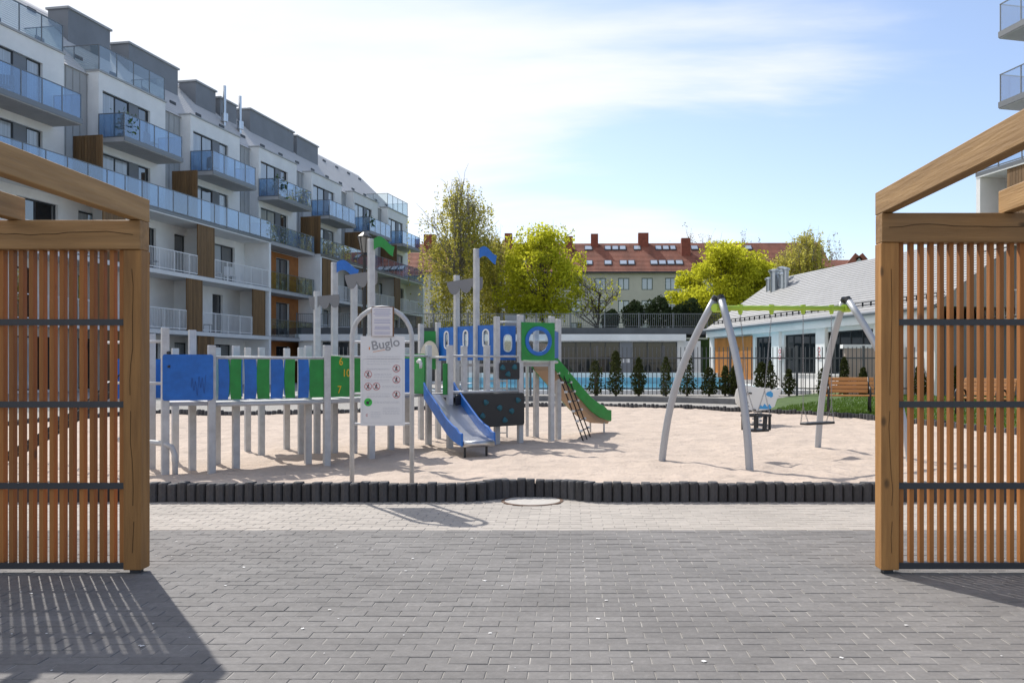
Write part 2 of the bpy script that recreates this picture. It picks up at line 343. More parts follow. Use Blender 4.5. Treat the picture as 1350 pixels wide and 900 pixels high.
# ================================================================ pergolas
def pergola(name, side, label):
    root = empty(name, (0, 5.95, 0)); tag(root, label, 'pergola')
    s = side; inner = -2.996 if s < 0 else 2.17
    zt = 2.47 if s < 0 else 2.52; zb = zt-.205
    X = lambda d: inner+s*d                       # distance outwards from the opening
    def bx(b, d0, d1, y0, y1, z0, z1): x0, x1 = sorted((X(d0), X(d1))); return b.box(x0, x1, y0, y1, z0, z1)
    for d in (0, 4.6):
        b = MB(); bx(b, d, d+.125, 0, .125, .03, zb); p = b.build('post', postw, root, bevel=.004)
        bx(MB(), d+.03, d+.095, .03, .095, -.01, .03).build('steel_foot', steel, p)
        if d == 0:
            c = MB(); xc = X(.066); pts = [(xc+random.uniform(-.006,.006)+.012*math.sin(i*.5), -.0012, .15+i*.11) for i in range(19)]
            for i in range(18): 
                if i not in (2, 9): c.bar(pts[i], pts[i+1], .003, .002)
            c.build('crack', crackm, p)
    b = MB(); bx(b, .001, 4.9, -.012, .118, zb+.002, zt); bm = b.build('beam', beamx, root, bevel=.004)
    c = MB(); z0 = (zb+zt)/2
    pts = [(X(.05+i*.09), -.0135, z0+.018*math.sin(i*.55)+random.uniform(-.008,.008)+i*.002) for i in range(22)]
    for i in range(21): c.bar(pts[i], pts[i+1], .004, .003)
    c.build('crack', crackm, bm)
    for k in range(6):                              # rafters run towards the street, over the beam
        b = MB(); bx(b, .001+k*.85-(.0 if k else 0), .085+k*.85, -5.2, .125 if k == 0 else .07, zt+.003, zt+.165); b.build('rafter', beamy, root, bevel=.004)
    b = MB(); bx(b, .002, 4.9, -5.1, -4.97, zb+.002, zt); b.build('beam', beamx, root, bevel=.004)
    for d in (0, 4.6):
        b = MB(); bx(b, d, d+.125, -5.1, -4.975, .0, zb); b.build('post', postw, root, bevel=.004)
    # slatted panel
    n = 62; b = MB(); b.box(-.015, .015, .035, .083, .075, zb+.001); sm = b.mesh('slat'); sm.materials.append(larch)
    pitch = .0705
    for i in range(n):
        o = link('slat', sm, root); o.location = (X(.125+.03+i*pitch), random.uniform(-.002,.002), 0); o.rotation_euler = (0, 0, random.uniform(-.03,.03))
    for z in (.055, .615, 1.185, 1.76):
        b = MB(); bx(b, .126, 4.599, .018, .034, z-.0215+ (0 if z > .1 else .0), z+.0215); 
        b.build('rail', steel, root)
    b = MB(); bx(b, .126, 4.599, .0345, .083, .034, .0745); b.build('bottom_rail', steel, root)
pergola('pergola', -1, 'slatted timber pergola on the side of the apartment block with blue glass balconies')
pergola('pergola', 1, 'slatted timber pergola standing before the park benches and swing frame')
# ================================================================ buildings
roof2 = mat('block_roof_sheet', (.52,.51,.50), .6, var=.08, vscale=1)
zinc = mat('zinc_sheet', (.40,.41,.42), .55, metal=0, var=.12, vscale=1.2)
roofm = mat('pale_roof_sheet', (.36,.36,.36), .5, metal=.2, var=.08, vscale=1)
graphite = mat('graphite_cladding', (.20,.215,.24), .6, var=.12, vscale=1)
frame_m = mat('window_frame_anthracite', (.025,.028,.033), .4)
pane_d = glass('window_pane_dark', (.2,.25,.3), .30, opac=.93, body=(.02,.028,.036))
pane_c = mat('window_pane_curtain', (.42,.46,.5), .08, var=.35, vscale=2.5, stretch=(5,5,.05), spec=.8, coat=1)
slabm = mat('balcony_slab', (.42,.42,.42), .85, var=.12, vscale=2)
slabw = mat('slab_white', (.74,.74,.73), .8, var=.08, vscale=2)
woodp = wood('cladding_board', (.22,.125,.05), (.13,.07,.025))
orange = mat('orange_cladding', (.40,.15,.04), .7, var=.2, vscale=2)
railm = mat('rail_grey', (.2,.21,.22), .4, metal=.6)
bglass = glass('balcony_glass_blue', (.62,.78,.93), .22, opac=.10, body=(.25,.42,.66))
cglass = glass('glass_clear', (.86,.91,.92), .12)

def wall_open(b, x0, x1, y0, y1, z0, z1, ops):
    xs = sorted({x0, x1, *[v for o in ops for v in o[:2]]}); zs = sorted({z0, z1, *[v for o in ops for v in o[2:]]})
    xs = [v for v in xs if x0 <= v <= x1]; zs = [v for v in zs if z0 <= v <= z1]
    for i in range(len(xs)-1):
        run = None
        for j in range(len(zs)-1):
            cx, cz = (xs[i]+xs[i+1])/2, (zs[j]+zs[j+1])/2
            solid = not any(o[0] < cx < o[1] and o[2] < cz < o[3] for o in ops)
            if solid and run is None: run = zs[j]
            if not solid and run is not None: b.box(xs[i], xs[i+1], y0, y1, run, zs[j]); run = None
        if run is not None: b.box(xs[i], xs[i+1], y0, y1, run, zs[-1])
    return b
pane_p = glass('window_pane_pool', (.2,.25,.3), .06, opac=.93, body=(.02,.026,.03))
def window(parent, x0, x1, y, z0, z1, cols=2, curtain=(), f=.06, bars=(), fm=None, pd=None):
    b = MB(); b.box(x0, x0+f, y, y+.07, z0, z1); b.box(x1-f, x1, y, y+.07, z0, z1); b.box(x0+f, x1-f, y, y+.07, z0, z0+f); b.box(x0+f, x1-f, y, y+.07, z1-f, z1)
    for c in range(1, cols):
        xm = x0+(x1-x0)*c/cols; b.box(xm-f/2, xm+f/2, y+.002, y+.068, z0+f, z1-f)
    w = b.build('window', fm or frame_m, parent)
    for c in range(cols):
        a0 = x0+(x1-x0)*c/cols+(f if c == 0 else f/2); a1 = x0+(x1-x0)*(c+1)/cols-(f if c == cols-1 else f/2)
        MB().box(a0, a1, y+.03, y+.045, z0+f, z1-f).build('pane', pane_c if c in curtain else (pd or pane_d), w)
    return w
def glass_rail(parent, pts, z, h=1.05, step=1.15, name='railing', g=None, rail=True):
    """posts and handrail in one mesh, each glass panel a sub-part"""
    b = MB(); segs = []
    for (p, q) in zip(pts[:-1], pts[1:]):
        p = Vector(p); q = Vector(q); d = (q-p); n = max(1, round(d.length/step))
        for i in range(n):
            a = p+d*i/n; c = p+d*(i+1)/n; segs.append((a, c)); b.box(a.x-.018, a.x+.018, a.y-.018, a.y+.018, z-.1, z+h)
        u = d.normalized()*.02
        if rail: b.bar((p.x-u.x, p.y-u.y, z+h+.015), (q.x+u.x, q.y+u.y, z+h+.015), .045, .03)
        b.bar((p.x, p.y, z+.03), (q.x, q.y, z+.03), .03, .04)
    e = Vector(pts[-1]); b.box(e.x-.018, e.x+.018, e.y-.018, e.y+.018, z-.1, z+h)
    r = b.build(name, railm, parent)
    for a, c in segs:
        u = (c-a).normalized()*.022; MB().seg(a+u, c-u, z+.055, z+h-.005, .014).build('glass_panel', g or bglass, r)
    return r
def bar_rail(parent, u0, u1, y, z, h=1.02, m=None):
    b = MB(); b.box(u0, u1, y-.02, y+.02, z+h-.04, z+h); b.box(u0, u1, y-.015, y+.015, z+.06, z+.1)
    n = int((u1-u0)/.115)
    for i in range(n+1):
        x = u0+(u1-u0)*i/n; t = .02 if i % 10 == 0 else .008
        b.box(x-t, x+t, y-t, y+t, z-.05 if i % 10 == 0 else z+.1, z+h-.04)
    return b.build('railing', m or white2, parent)
def wood_panel(parent, u0, u1, y, z0, z1):
    n = max(3, int((u1-u0)/.14)); w = (u1-u0)/n
    b = MB(); b.box(u0, u1, y+.03, y+.06, z0, z1); p = b.build('cladding_panel', woodp, parent)
    for i in range(n): MB().box(u0+i*w+.006, u0+(i+1)*w-.006, y, y+.029, z0, z1).build('board', woodp, p)
def chair(loc, rz, label, m, group='chairs on the balconies'):
    t = empty('balcony_chair', loc, rz); tag(t, label, 'chair', group)
    MB().box(-.24,.24,-.24,.24,.40,.44).build('seat', m, t)
    b = MB(); [b.box(-.24+i*.1, -.16+i*.1, .22, .25, .44, .95) for i in range(5)]; b.build('backrest', m, t)
    for sx in (-.22,.22):
        for sy in (-.22,.22): MB().box(sx-.02,sx+.02,sy-.02,sy+.02,0,.4).build('leg', m, t)
    return t

ST = [3.25, 6.10, 8.96, 11.81]     # finished floor levels
def apartment(loc, rz, label, U0, U1, blocks, recess, dorm, pitch, woods, chims, terr, bal_levels, ztop=14.9, core_u=None, ridge=True):
    B = empty('apartment_building', loc, rz); tag(B, label, 'building')
    # main wall behind the loggias
    ops = []; wins = []
    for lvl, (z0, zc) in enumerate(((.45, 3.03), (3.25, 5.88), (6.10, 8.74))):
        u = U0+.6; i = 0
        while u < U1-3:
            inrec = any(a-.2 < u < c or a < u+2.2 < c+.2 for a, c in recess)
            wd = (1.0, 2.2, 1.1, 1.9)[(i+lvl) % 4]
            if not inrec:
                o = (u, u+wd, z0+.02, z0+2.25); ops.append(o); wins.append((o, 1 if wd < 1.5 else 2, (0,) if (i+lvl) % 3 == 0 else ()))
            u += 3.35; i += 1
    for a, c in recess:
        for z in (3.25, 6.10, .45):
            for q in (.5, 3.4): o = (a+q, a+q+1.7, z+.02, z+2.3); ops.append(o); wins.append((o, 2, ()))
    b = MB(); wall_open(b, U0, U1, 1.6, 1.9, -.2, 8.74, ops); b.build('wall', white, B)
    for a, c in recess:
        b = MB(); wall_open(b, a+.02, c-.02, 1.57, 1.598, .0, 8.7, [o for o in ops if a < o[0] < c]); b.build('cladding', orange, B)
    for o, cols, cur in wins: window(B, o[0], o[1], 1.74, o[2], o[3], cols, cur)
    MB().box(U0+.01, U1-.01, 2.502, 11.9, ST[2], 14.6).build('core', graphite, B)
    MB().box(U0+.01, U1-.01, 1.93, 11.95, -.2, ST[2]-.003).build('core', graphite, B)
    # loggia blocks
    for (a, c) in blocks:
        for z in ST[:3]:
            b = MB(); b.box(a, c, -.02, 1.599, z-.22, z-.03); s = b.build('floor_slab', slabw, B)
            MB().box(a+.01, c-.01, .02, 1.595, z-.028, z+.0).build('floor_finish', slabm, s)
        for e in (a, c-.22):
            b = MB(); b.box(e, e+.22, .0, 1.598, -.2, ST[0]-.222); b.box(e, e+.22, .0, 1.598, ST[0]+.002, ST[1]-.222); b.box(e, e+.22, 0, 1.598, ST[1]+.002, ST[2]-.222)
            b.build('end_wall', white, B)
        for fl, z0, z1 in ((0,.3,ST[0]-.222),(1,ST[0]+.002,ST[1]-.222),(2,ST[1]+.002,ST[2]-.222)):
            W_ = [w for w in woods[fl] if a <= w[0] and w[1] <= c]
            cuts = sorted([a+.22]+[v for w in W_ for v in w]+[c-.22])
            for w in W_:
                wood_panel(B, w[0], w[1], .03, z0, z1)
                MB().box(w[1]-.14, w[1]-.0, .095, 1.597, z0, z1).build('partition', white, B)
            for i in range(0, len(cuts)-1, 2):
                if cuts[i+1]-cuts[i] > .4 and fl > 0: bar_rail(B, cuts[i]+.02, cuts[i+1]-.02, .05, z0)
        glass_rail(B, [(a+.03,.0),(c-.03,.0)], ST[2], 1.05)
        b = MB(); b.box(a, c, -.03, -.0205, ST[2]-.16, ST[2]-.02); b.build('drip_edge', railm, B)
    # recess balconies
    for a, c in recess:
        for z in ST[:3]:
            s = MB().box(a+.25, c-.3, .25, 1.565, z-.2, z).build('balcony', slabm, B)
            glass_rail(s, [(a+.29,1.5),(a+.29,.29),(c-.34,.29),(c-.34,1.5)], z, 1.05, g=bglass if z > 8 else cglass)
    # upper storeys: zinc wall with boxed dormers
    MB().box(U0, U1, 2.2, 2.5, ST[2], 14.75).build('zinc_wall', zinc, B)
    b = MB(); u = U0+.1
    while u < U1: b.box(u-.012, u+.012, 2.165, 2.199, ST[2], 14.75); u += .42
    b.build('standing_seams', zinc, B)
    for k, a in enumerate(dorm):
        w = 4.72; c = min(a+w, U1); ops = []
        for z in (ST[2], ST[3]): ops.append((a+.25, a+3.55, z+.05, z+2.3))
        b = MB(); wall_open(b, a, c, 1.6, 1.9, ST[2]+.002, ztop, ops); b.box(a, a+.25, 1.902, 2.6, ST[2]+.002, ztop); b.box(c-.25, c, 1.902, 2.6, ST[2]+.002, ztop); b.box(a+.25, c-.25, 1.902, 2.6, ztop-.3, ztop)
        b.build('dormer', white, B)
        for i, o in enumerate(ops):
            window(B, o[0], o[0]+1.9, 1.72, o[2], o[3], 2, (0, 1) if (k+i) % 3 else (0,))
            MB().box(o[0]+1.9, o[0]+2.55, 1.70, 1.8, o[2], o[3]).build('shutter_panel', graphite, B)
            window(B, o[0]+2.55, o[1], 1.72, o[2], o[3], 1, (0,) if k % 2 else ())
        b = MB(); b.box(a-.05, c+.05, 1.54, 4.4 if k in terr else 2.62, ztop+.002, ztop+.07); b.build('parapet_cap', zinc, B)
        if k in terr: glass_rail(B, [(a+.05,4.2),(a+.05,1.62),(c-.05,1.62),(c-.05,4.2)], ztop+.07, 1.15, 1.2, g=cglass)
        for z in bal_levels:
            s = MB().box(a-.12, a+4.1, .2, 1.598, z-.2, z).build('balcony', slabm, B)
            MB().box(a-.14, a+4.12, .17, .198, z-.16, z+.06).build('edge_trim', railm, s)
            glass_rail(s, [(a-.09,1.52),(a-.09,.23),(a+4.07,.23),(a+4.07,1.52)], z, 1.08)
        # timber screen on the terrace between two dormers
        us = a-1.55
        if us > U0 and not any(q-.2 < us < e+.2 for q, e in recess):
            s = MB().box(us-.03, us+.03, .15, 1.58, ST[2], ST[2]+2.55).build('privacy_screen', woodp, B)
            for i in range(10): MB().box(us-.052, us-.031, .16+i*.142, .16+i*.142+.125, ST[2]+.05, ST[2]+2.55).build('board', woodp, s)
    # roof
    if ridge:
        b = MB(); b.add([(U0,2.1,14.76),(U1,2.1,14.76),(U1,6.4,18.9),(U0,6.4,18.9),(U0,12,14.0),(U1,12,14.0)], [(0,1,2,3),(3,2,5,4),(0,3,4),(1,5,2),(0,4,5,1)])
        rf = b.build('roof', roof2, B)
        b = MB(); sl_ = 4.14/4.3
        for j in range(1, 21):
            y = 2.1+j*.2; b.box(U0, U1, y-.008, y+.01, 14.76+(y-2.1)*sl_-.02, 14.76+(y-2.1)*sl_+.018)
        b.build('roof_courses', roof2, rf)['kind'] = 'stuff'
        b = MB()
        for u in np.arange(U0+2, U1-1, 2.3):
            for y in (3.1, 5.6): zr = 14.76+(y-2.1)*sl_; b.box(u-.25, u+.25, y-.02, y+.02, zr, zr+.16)
        b.build('snow_guards', frame_m, rf)['kind'] = 'stuff'
        for (a, c, zt) in chims:
            ch = MB().box(a, c, 4.4, 5.5, 15.4, zt+.75).build('chimney', graphite, B)
            MB().box(a-.08, c+.08, 4.32, 5.58, zt+.752, zt+.85).build('cap', zinc, ch)
            for u in np.arange(a+.6, c-.3, 1.5):
                MB().tube([(u,4.95,zt+.85),(u,4.95,zt+1.01)], .06, 8).tube([(u,4.95,zt+1.011),(u,4.95,zt+1.08)], [.14,.05], 8).build('cowl', railm, ch)
    return B
k0 = -1.25; P_ = 6.8
LB = apartment((-19.7, 39.8, 0), math.atan2(.98439, .17601), 'long white apartment building with blue glass balconies and timber clad loggias', -16.5, 37.6,
   [(-16.4, 10.97), (17.27, 37.3)], [(10.97, 17.27)], [k0+P_*k for k in range(-2, 6)], P_,
   {0: [(-2.9,-1.5),(3.9,5.3),(18.0,19.2),(30.4,31.6)], 1: [(-10.3,-8.9),(-3.6,-2.3),(2.95,4.27),(9.04,10.4),(22.6,23.9),(29.0,30.3),(35.4,36.7)],
    2: [(-9.7,-8.3),(-2.9,-1.5),(3.86,5.33),(17.7,18.95),(24.1,25.4),(30.4,31.7)]},
   [(-8,-4,17.6),(.17,3.0,17.8),(4.4,8.5,17.7),(10.2,12.2,17.6),(12.7,14.5,17.4),(16.1,21.9,17.7),(22.4,25.7,17.6)], (0, 1, 2, 7), [ST[3]])
# shiny flues by the third chimney
for u, y, zt in ((11.9, 3.6, 18.6), (13.6, 3.6, 18.5)):
    b = MB(); b.tube([(u,y,15.3),(u,y,zt)], .09, 10); b.tube([(u,y,16.4),(u,y,16.9)], .2, 10); b.build('flue_pipe', mat('stainless', (.6,.61,.62), .25, metal=1), LB)
M_ = LB.matrix_basis
def lbw(u, d, z): 
    c, s = .17601, .98439; return (-19.7+c*u-s*d, 39.8+s*u+c*d, z)
rz0 = math.atan2(.98439, .17601)
grey_r = mat('rattan_grey', (.16,.15,.15), .8); white_r = mat('plastic_white', (.7,.7,.7), .5)
chair(lbw(6.6,.75,6.105), rz0+.4, 'white slatted chair on second floor loggia at the inner corner', white_r)
chair(lbw(8.0,.8,6.105), rz0-.6, 'white slatted chair on second floor loggia by the column', white_r)
chair(lbw(1.2,.7,6.105), rz0, 'grey chair on second floor loggia facing its timber panel', grey_r)
chair(lbw(5.6,.7,3.255), rz0+.3, 'grey chair on first floor loggia beside the timber panel', grey_r)
chair(lbw(14.2,.9,3.255), rz0+.3, 'grey chair on first floor glass balcony before orange wall', grey_r)
for k in range(-1, 5):
    chair(lbw(k0+P_*k+(.9 if k % 2 else 2.6),.85,11.815), rz0+k, 'grey chair on an upper glass balcony of the apartment building', grey_r, 'chairs on the upper balconies')
    if k % 2 == 0:
        t = empty('potted_plant', lbw(k0+P_*k+.4,.5,11.815)); tag(t, 'potted shrub on an upper glass balcony of the apartment building', 'plant', 'potted shrubs on the upper balconies')
        MB().tube([(0,0,0),(0,0,.35)], [.14,.19], 10).build('pot', grey_r, t)
        R_ = np.random.default_rng(k+9); P2 = R_.normal(size=(260,3))*np.array((.17,.17,.26))+np.array((0,0,.75)); b = MB()
        for p_ in P2: a_, b_ = R_.normal(size=3)*.05, R_.normal(size=3)*.05; b.add([p_-a_, p_+b_, p_+a_, p_-b_], [(0,1,2,3)])
        b.build('foliage', mat('plant_green', (.05,.10,.025), .8), t)['kind'] = 'stuff'
RB = apartment((15.75, 33.1, 0), math.atan2(-.972, .2352), 'white apartment building with glass balconies beyond the pool house', 0, 20,
   [(0.0, 20)], [], [1.12, 7.92, 14.72], P_, {0: [], 1: [(3.0,4.3),(9.6,10.9)], 2: [(1.6,2.9),(8.4,9.7)]}, [], (), [11.35, 14.0], ztop=17.6, ridge=False)

# ---------------- pool house with pitched roof
PH = empty('pool_house', (8.1, 51, 0), math.atan2(-.972, .2352)); tag(PH, 'low pool house with pale pitched roof, orange cladding and dark windows', 'building')
Lh = 21.0
ops = [(5.9,7.8,1.12,3.0),(9.1,12.2,1.12,3.0),(13.1,16.7,1.12,3.0)]
b = MB(); wall_open(b, .6, Lh-.4, .35, .65, 0, 3.18, ops); b.build('wall', white, PH)
MB().box(.61, Lh-.41, .8, 9.0, 0, 3.15).build('core', graphite, PH)
p = MB().box(.7, 5.6, .27, .348, .75, 3.1).build('cladding_panel', orange, PH)
for i in range(24): MB().box(.71+i*.204, .71+i*.204+.196, .25, .269, .76, 3.09).build('board', mat('orange_board', (.5,.19,.04), .65, var=.15, vscale=3, rnd=.1), p)
for o in ops:
    window(PH, o[0], o[1], .45, o[2], o[3], 4 if o[1]-o[0] > 2.5 else 3, (), pd=pane_p)
    MB().box(o[0]-.05, o[1]+.05, .29, .45, o[2]-.06, o[2]-.002).build('sill', slabw, PH)
for u in (.0, 7.95, 12.3): MB().box(u+.1, u+.9 if u else .55, .2, .348, 0, 3.18).build('column', white, PH)
MB().box(0, Lh, .02, .3, 3.18, 3.56).build('fascia', white, PH)
MB().box(0, Lh, .301, .349, 3.19, 3.3).build('soffit', slabw, PH)
MB().tube([(-.1,-.08,3.6),(Lh+.1,-.08,3.6)], .09, 8).build('gutter', graphite, PH)
b = MB(); b.add([(-.2,0,3.62),(Lh,0,3.62),(Lh,4.7,6.8),(-.2,4.7,6.8),(-.2,9.4,3.62),(Lh,9.4,3.62)], [(0,1,2,3),(3,2,5,4),(0,3,4),(1,5,2),(0,4,5,1)])
rf = b.build('roof', roofm, PH)
nC = 26; sl_ = 3.18/4.7; b = MB()
for j in range(nC):
    y0 = j*4.7/nC; y1 = y0+4.7/nC; 
    b.add([(-.2,y0,3.62+y0*sl_+.05),(Lh,y0,3.62+y0*sl_+.05),(Lh,y1,3.62+y1*sl_+.012),(-.2,y1,3.62+y1*sl_+.012),(-.2,y0,3.62+y0*sl_),(Lh,y0,3.62+y0*sl_)], [(0,1,2,3),(4,5,1,0)])
b.build('roof_courses', roofm, rf)['kind'] = 'stuff'
b = MB()
for y in (.45,):
    zr = 3.62+y*sl_; b.box(0, Lh, y-.015, y+.015, zr+.2, zr+.23); b.box(0, Lh, y-.015, y+.015, zr+.1, zr+.12)
    for u in np.arange(.2, Lh, .6): b.box(u-.02, u+.02, y-.03, y+.03, zr, zr+.22)
b.build('snow_guard', frame_m, rf)
for i, (u, y, r_, h) in enumerate(((1.4,3.4,.16,.75),(1.9,3.5,.2,1.0),(2.3,3.3,.24,1.2),(2.9,3.5,.2,.8),(3.5,3.4,.16,1.1),(1.7,4.1,.22,.9))):
    zr = 3.62+y*sl_-.1; MB().tube([(u,y,zr),(u,y,zr+h)], r_, 10).tube([(u,y,zr+h+.001),(u,y,zr+h+.08),(u,y,zr+h+.16)], [r_*1.5,r_*1.5,.05], 10).build('roof_vent', mat('galvanised', (.45,.48,.5), .35, metal=.8), PH)
for u in (9.0, 12.75):
    s = MB().box(u-.22, u+.22, .175, .198, 1.75, 2.35).build('notice_plate', white2, PH)
    b = MB(); 
    for zc in (1.9, 2.2): b.ring(circ(u,zc,.12), circ(u,zc,.085), (0,.17,0), (1,0,0), .006)
    b.build('red_ring', mat('sign_red', (.6,.03,.03), .5), s)
# ---------------- flat pool pavilion
PV = empty('pool_pavilion', (0, 55, 0)); tag(PV, 'flat roofed glazed pool pavilion with dark parapet and roof railing', 'building')
ops = [(-16,-12,.5,3.05),(-11,-7,.5,3.05),(-6,-1.2,.5,3.05),(-.6,3.2,.5,3.05),(4.0,6.9,.5,3.05)]
b = MB(); wall_open(b, -17.5, 8.4, 0, .3, 0, 3.1, ops); b.build('wall', white, PV)
MB().box(-17.4, 8.3, .5, 6, 0, 3.0).build('core', graphite, PV)
for o in ops: window(PV, o[0], o[1], .12, o[2], o[3], 4 if o[1]-o[0] > 3.5 else 3, (), pd=pane_p)
MB().box(3.21, 3.98, -.03, -.001, .5, 3.05).build('grey_pier', graphite, PV)
MB().box(-17.6, 7.4, -.45, .6, 3.1, 3.52).build('fascia', white, PV)
MB().box(-17.6, 9.6, -.2, 6.2, 3.525, 3.95).build('parapet', mat('parapet_grey', (.1,.105,.11), .8, var=.2, vscale=1.5), PV)
b = MB(); b.box(-17.6, 9.6, -.17, -.13, 4.82, 4.86); b.box(-17.6, 9.6, -.17, -.13, 4.02, 4.05)
for x in np.arange(-17.6, 9.6, .13): b.box(x-.012, x+.012, -.162, -.138, 4.05, 4.82)
for x in np.arange(-17.6, 9.6, 2.2): b.box(x-.035, x+.035, -.185, -.115, 3.951, 4.9)
b.build('railing', mat('railing_grey', (.17,.175,.18), .5, metal=.3), PV)
MB().tube([(7.9,-.08,.1),(7.9,-.08,3.5)], .07, 8).build('downpipe', graphite, PV)
for u in (3.35, 3.7): MB().box(u-.12, u+.12, -.045, -.031, 1.7, 1.95).build('notice_plate', white2, PV)
MB().box(-4.3, -3.05, 1.2, 2.4, 3.951, 4.85).build('ventilation_box', zinc, PV)
# raised ground behind the pavilion
MB().box(-12.3, 70, 61.5, 150, -.1, 3.4).build('hillside', grassm)['kind'] = 'structure'
# ---------------- old house with red roof
OH = empty('red_roof_house', (0, 111, 3.4), math.radians(-1.2)); tag(OH, 'long old cream house with red tiled roof, chimneys and skylights', 'building')
cream = mat('cream_render', (.52,.50,.42), .9, var=.1, vscale=.6); tile = mat('red_tiles', (.27,.10,.062), .8, var=.45, vscale=.7, stretch=(1,.3,.3), rnd=.05)
z0, ze, zr = 0, 10.3, 14.9
ops = []
for x in np.arange(-24.4, 32, 3.06):
    for z in (2.2, 5.1, 8.0): ops.append((x, x+1.45, z, z+1.55))
b = MB(); wall_open(b, -26, 33.6, 0, .4, 0, ze, ops); b.build('wall', cream, OH)
MB().box(-25.9, 33.5, .5, 12, 0, ze-.1).build('core', graphite, OH)
wf = mat('window_frame_green', (.12,.16,.14), .5)
for i, o in enumerate(ops): window(OH, o[0], o[1], .1, o[2], o[3], 2, ((0,), (1,), (), (0, 1))[i*7 % 4], f=.11, fm=wf)
b = MB(); b.add([(-26.3,-.5,ze),(33.9,-.5,ze),(33.9,6,zr),(-26.3,6,zr),(-26.3,12.5,ze),(33.9,12.5,ze)], [(0,1,2,3),(3,2,5,4),(0,3,4),(1,5,2),(0,4,5,1)])
rf = b.build('roof', tile, OH); sl_ = (zr-ze)/6.5
b = MB()
for j in range(22):
    y0 = -.5+j*6.5/22; y1 = y0+6.5/22; f_ = lambda y: ze+(y+.5)*sl_
    b.add([(-26.3,y0,f_(y0)+.09),(33.9,y0,f_(y0)+.09),(33.9,y1,f_(y1)+.02),(-26.3,y1,f_(y1)+.02),(-26.3,y0,f_(y0)),(33.9,y0,f_(y0))], [(0,1,2,3),(4,5,1,0)])
b.build('tile_courses', tile, rf)['kind'] = 'stuff'
MB().box(-26.4, 34, -.62, -.3, ze-.16, ze+.02).build('eaves_gutter', frame_m, OH)
sky_m = mat('skylight_pane', (.45,.5,.55), .1, spec=1, coat=1)
def skylight(xa, xb, yr):
    y = -.5+6.5*yr; f_ = lambda yy: ze+(yy+.5)*sl_+.1
    b = MB(); y1 = y+.95
    b.add([(xa,y,f_(y)),(xb,y,f_(y)),(xb,y1,f_(y1)),(xa,y1,f_(y1)),(xa,y,f_(y)+.1),(xb,y,f_(y)+.1),(xb,y1,f_(y1)+.1),(xa,y1,f_(y1)+.1)], [(4,5,6,7),(0,1,5,4),(1,2,6,5),(2,3,7,6),(3,0,4,7)])
    s = b.build('skylight', frame_m, OH); g = .09
    MB().add([(xa+g,y+g,f_(y+g)+.115),(xb-g,y+g,f_(y+g)+.115),(xb-g,y1-g,f_(y1-g)+.115),(xa+g,y1-g,f_(y1-g)+.115)], [(0,1,2,3)]).build('pane', sky_m, s)
for px0, px1, row in ((770,781,.72),(797,806,.72),(807,816,.72),(817,826,.72),(836,846,.72),(865,874,.72),(875,884,.72),(885,893,.72),(913,923,.72),(772,781,.2),(796,806,.2),(816,826,.2),(827,836,.2),(856,866,.2),(867,877,.2),(878,888,.2),(889,899,.2),(735,745,.2),(948,957,.72),(960,969,.2),(985,995,.72)):
    skylight((px0-CX)*113/F, (px1-CX)*113/F, row)
for px, w, yb in ((783,1.0,5.4),(848,1.4,5.6),(902,1.2,3.4),(749,1.1,4.4),(668,1.0,5.6),(618,1.6,5.4),(563,1.6,5.4)):
    x = (px-CX)*115/F; zb = ze+(yb+.5)*sl_
    c_ = MB().box(x-w/2, x+w/2, yb-.5, yb+.5, zb-.6, max(zr+.7, zb+1.6) if yb > 4 else zb+2.1).build('chimney', mat('chimney_brick', (.24,.07,.045), .9, var=.3, vscale=4), OH)
for px in (672, 690):
    x = (px-CX)*112/F; d_ = MB().box(x-.9, x+.9, .8, 4, ze+.9, ze+2.6).build('dormer', tile, OH); window(d_, x-.6, x+.6, .72, ze+1.1, ze+2.3, 2, (0,), f=.1)
# farther house with gables
FH = empty('gabled_house', (38, 128, 3.4)); tag(FH, 'distant house with red roof and green grey gable', 'building')
MB().box(-12, 9, 0, 9, 0, 11.2).build('wall', mat('grey_green_render', (.36,.4,.36), .9), FH)
b = MB(); b.add([(-13,-.5,11.2),(9.6,-.5,11.2),(9.6,4.5,14.6),(-13,4.5,14.6),(-13,9.5,11.2),(9.6,9.5,11.2)], [(0,1,2,3),(3,2,5,4),(0,3,4),(1,5,2),(0,4,5,1)]); b.build('roof', tile, FH)
b = MB(); b.plate([(-2.6,11.2),(2.6,11.2),(0,14.2)], (5,-.8,0), (1,0,0), .5); b.build('gable', mat('grey_green_render', (.36,.4,.36), .9), FH)
for s in (-1, 1): MB().bar((5+s*2.9,-.9,11.0),(5,-.9,14.5), 1.4, .25, up=(0,1,0)).build('gable_roof', tile, FH)
window(FH, 4.4, 5.6, -1.1, 12.0, 12.9, 2)
MB().box(-10.5,-9.3,4,5,14.0,15.9).build('chimney', mat('chimney_brick', (.24,.07,.045), .9), FH)
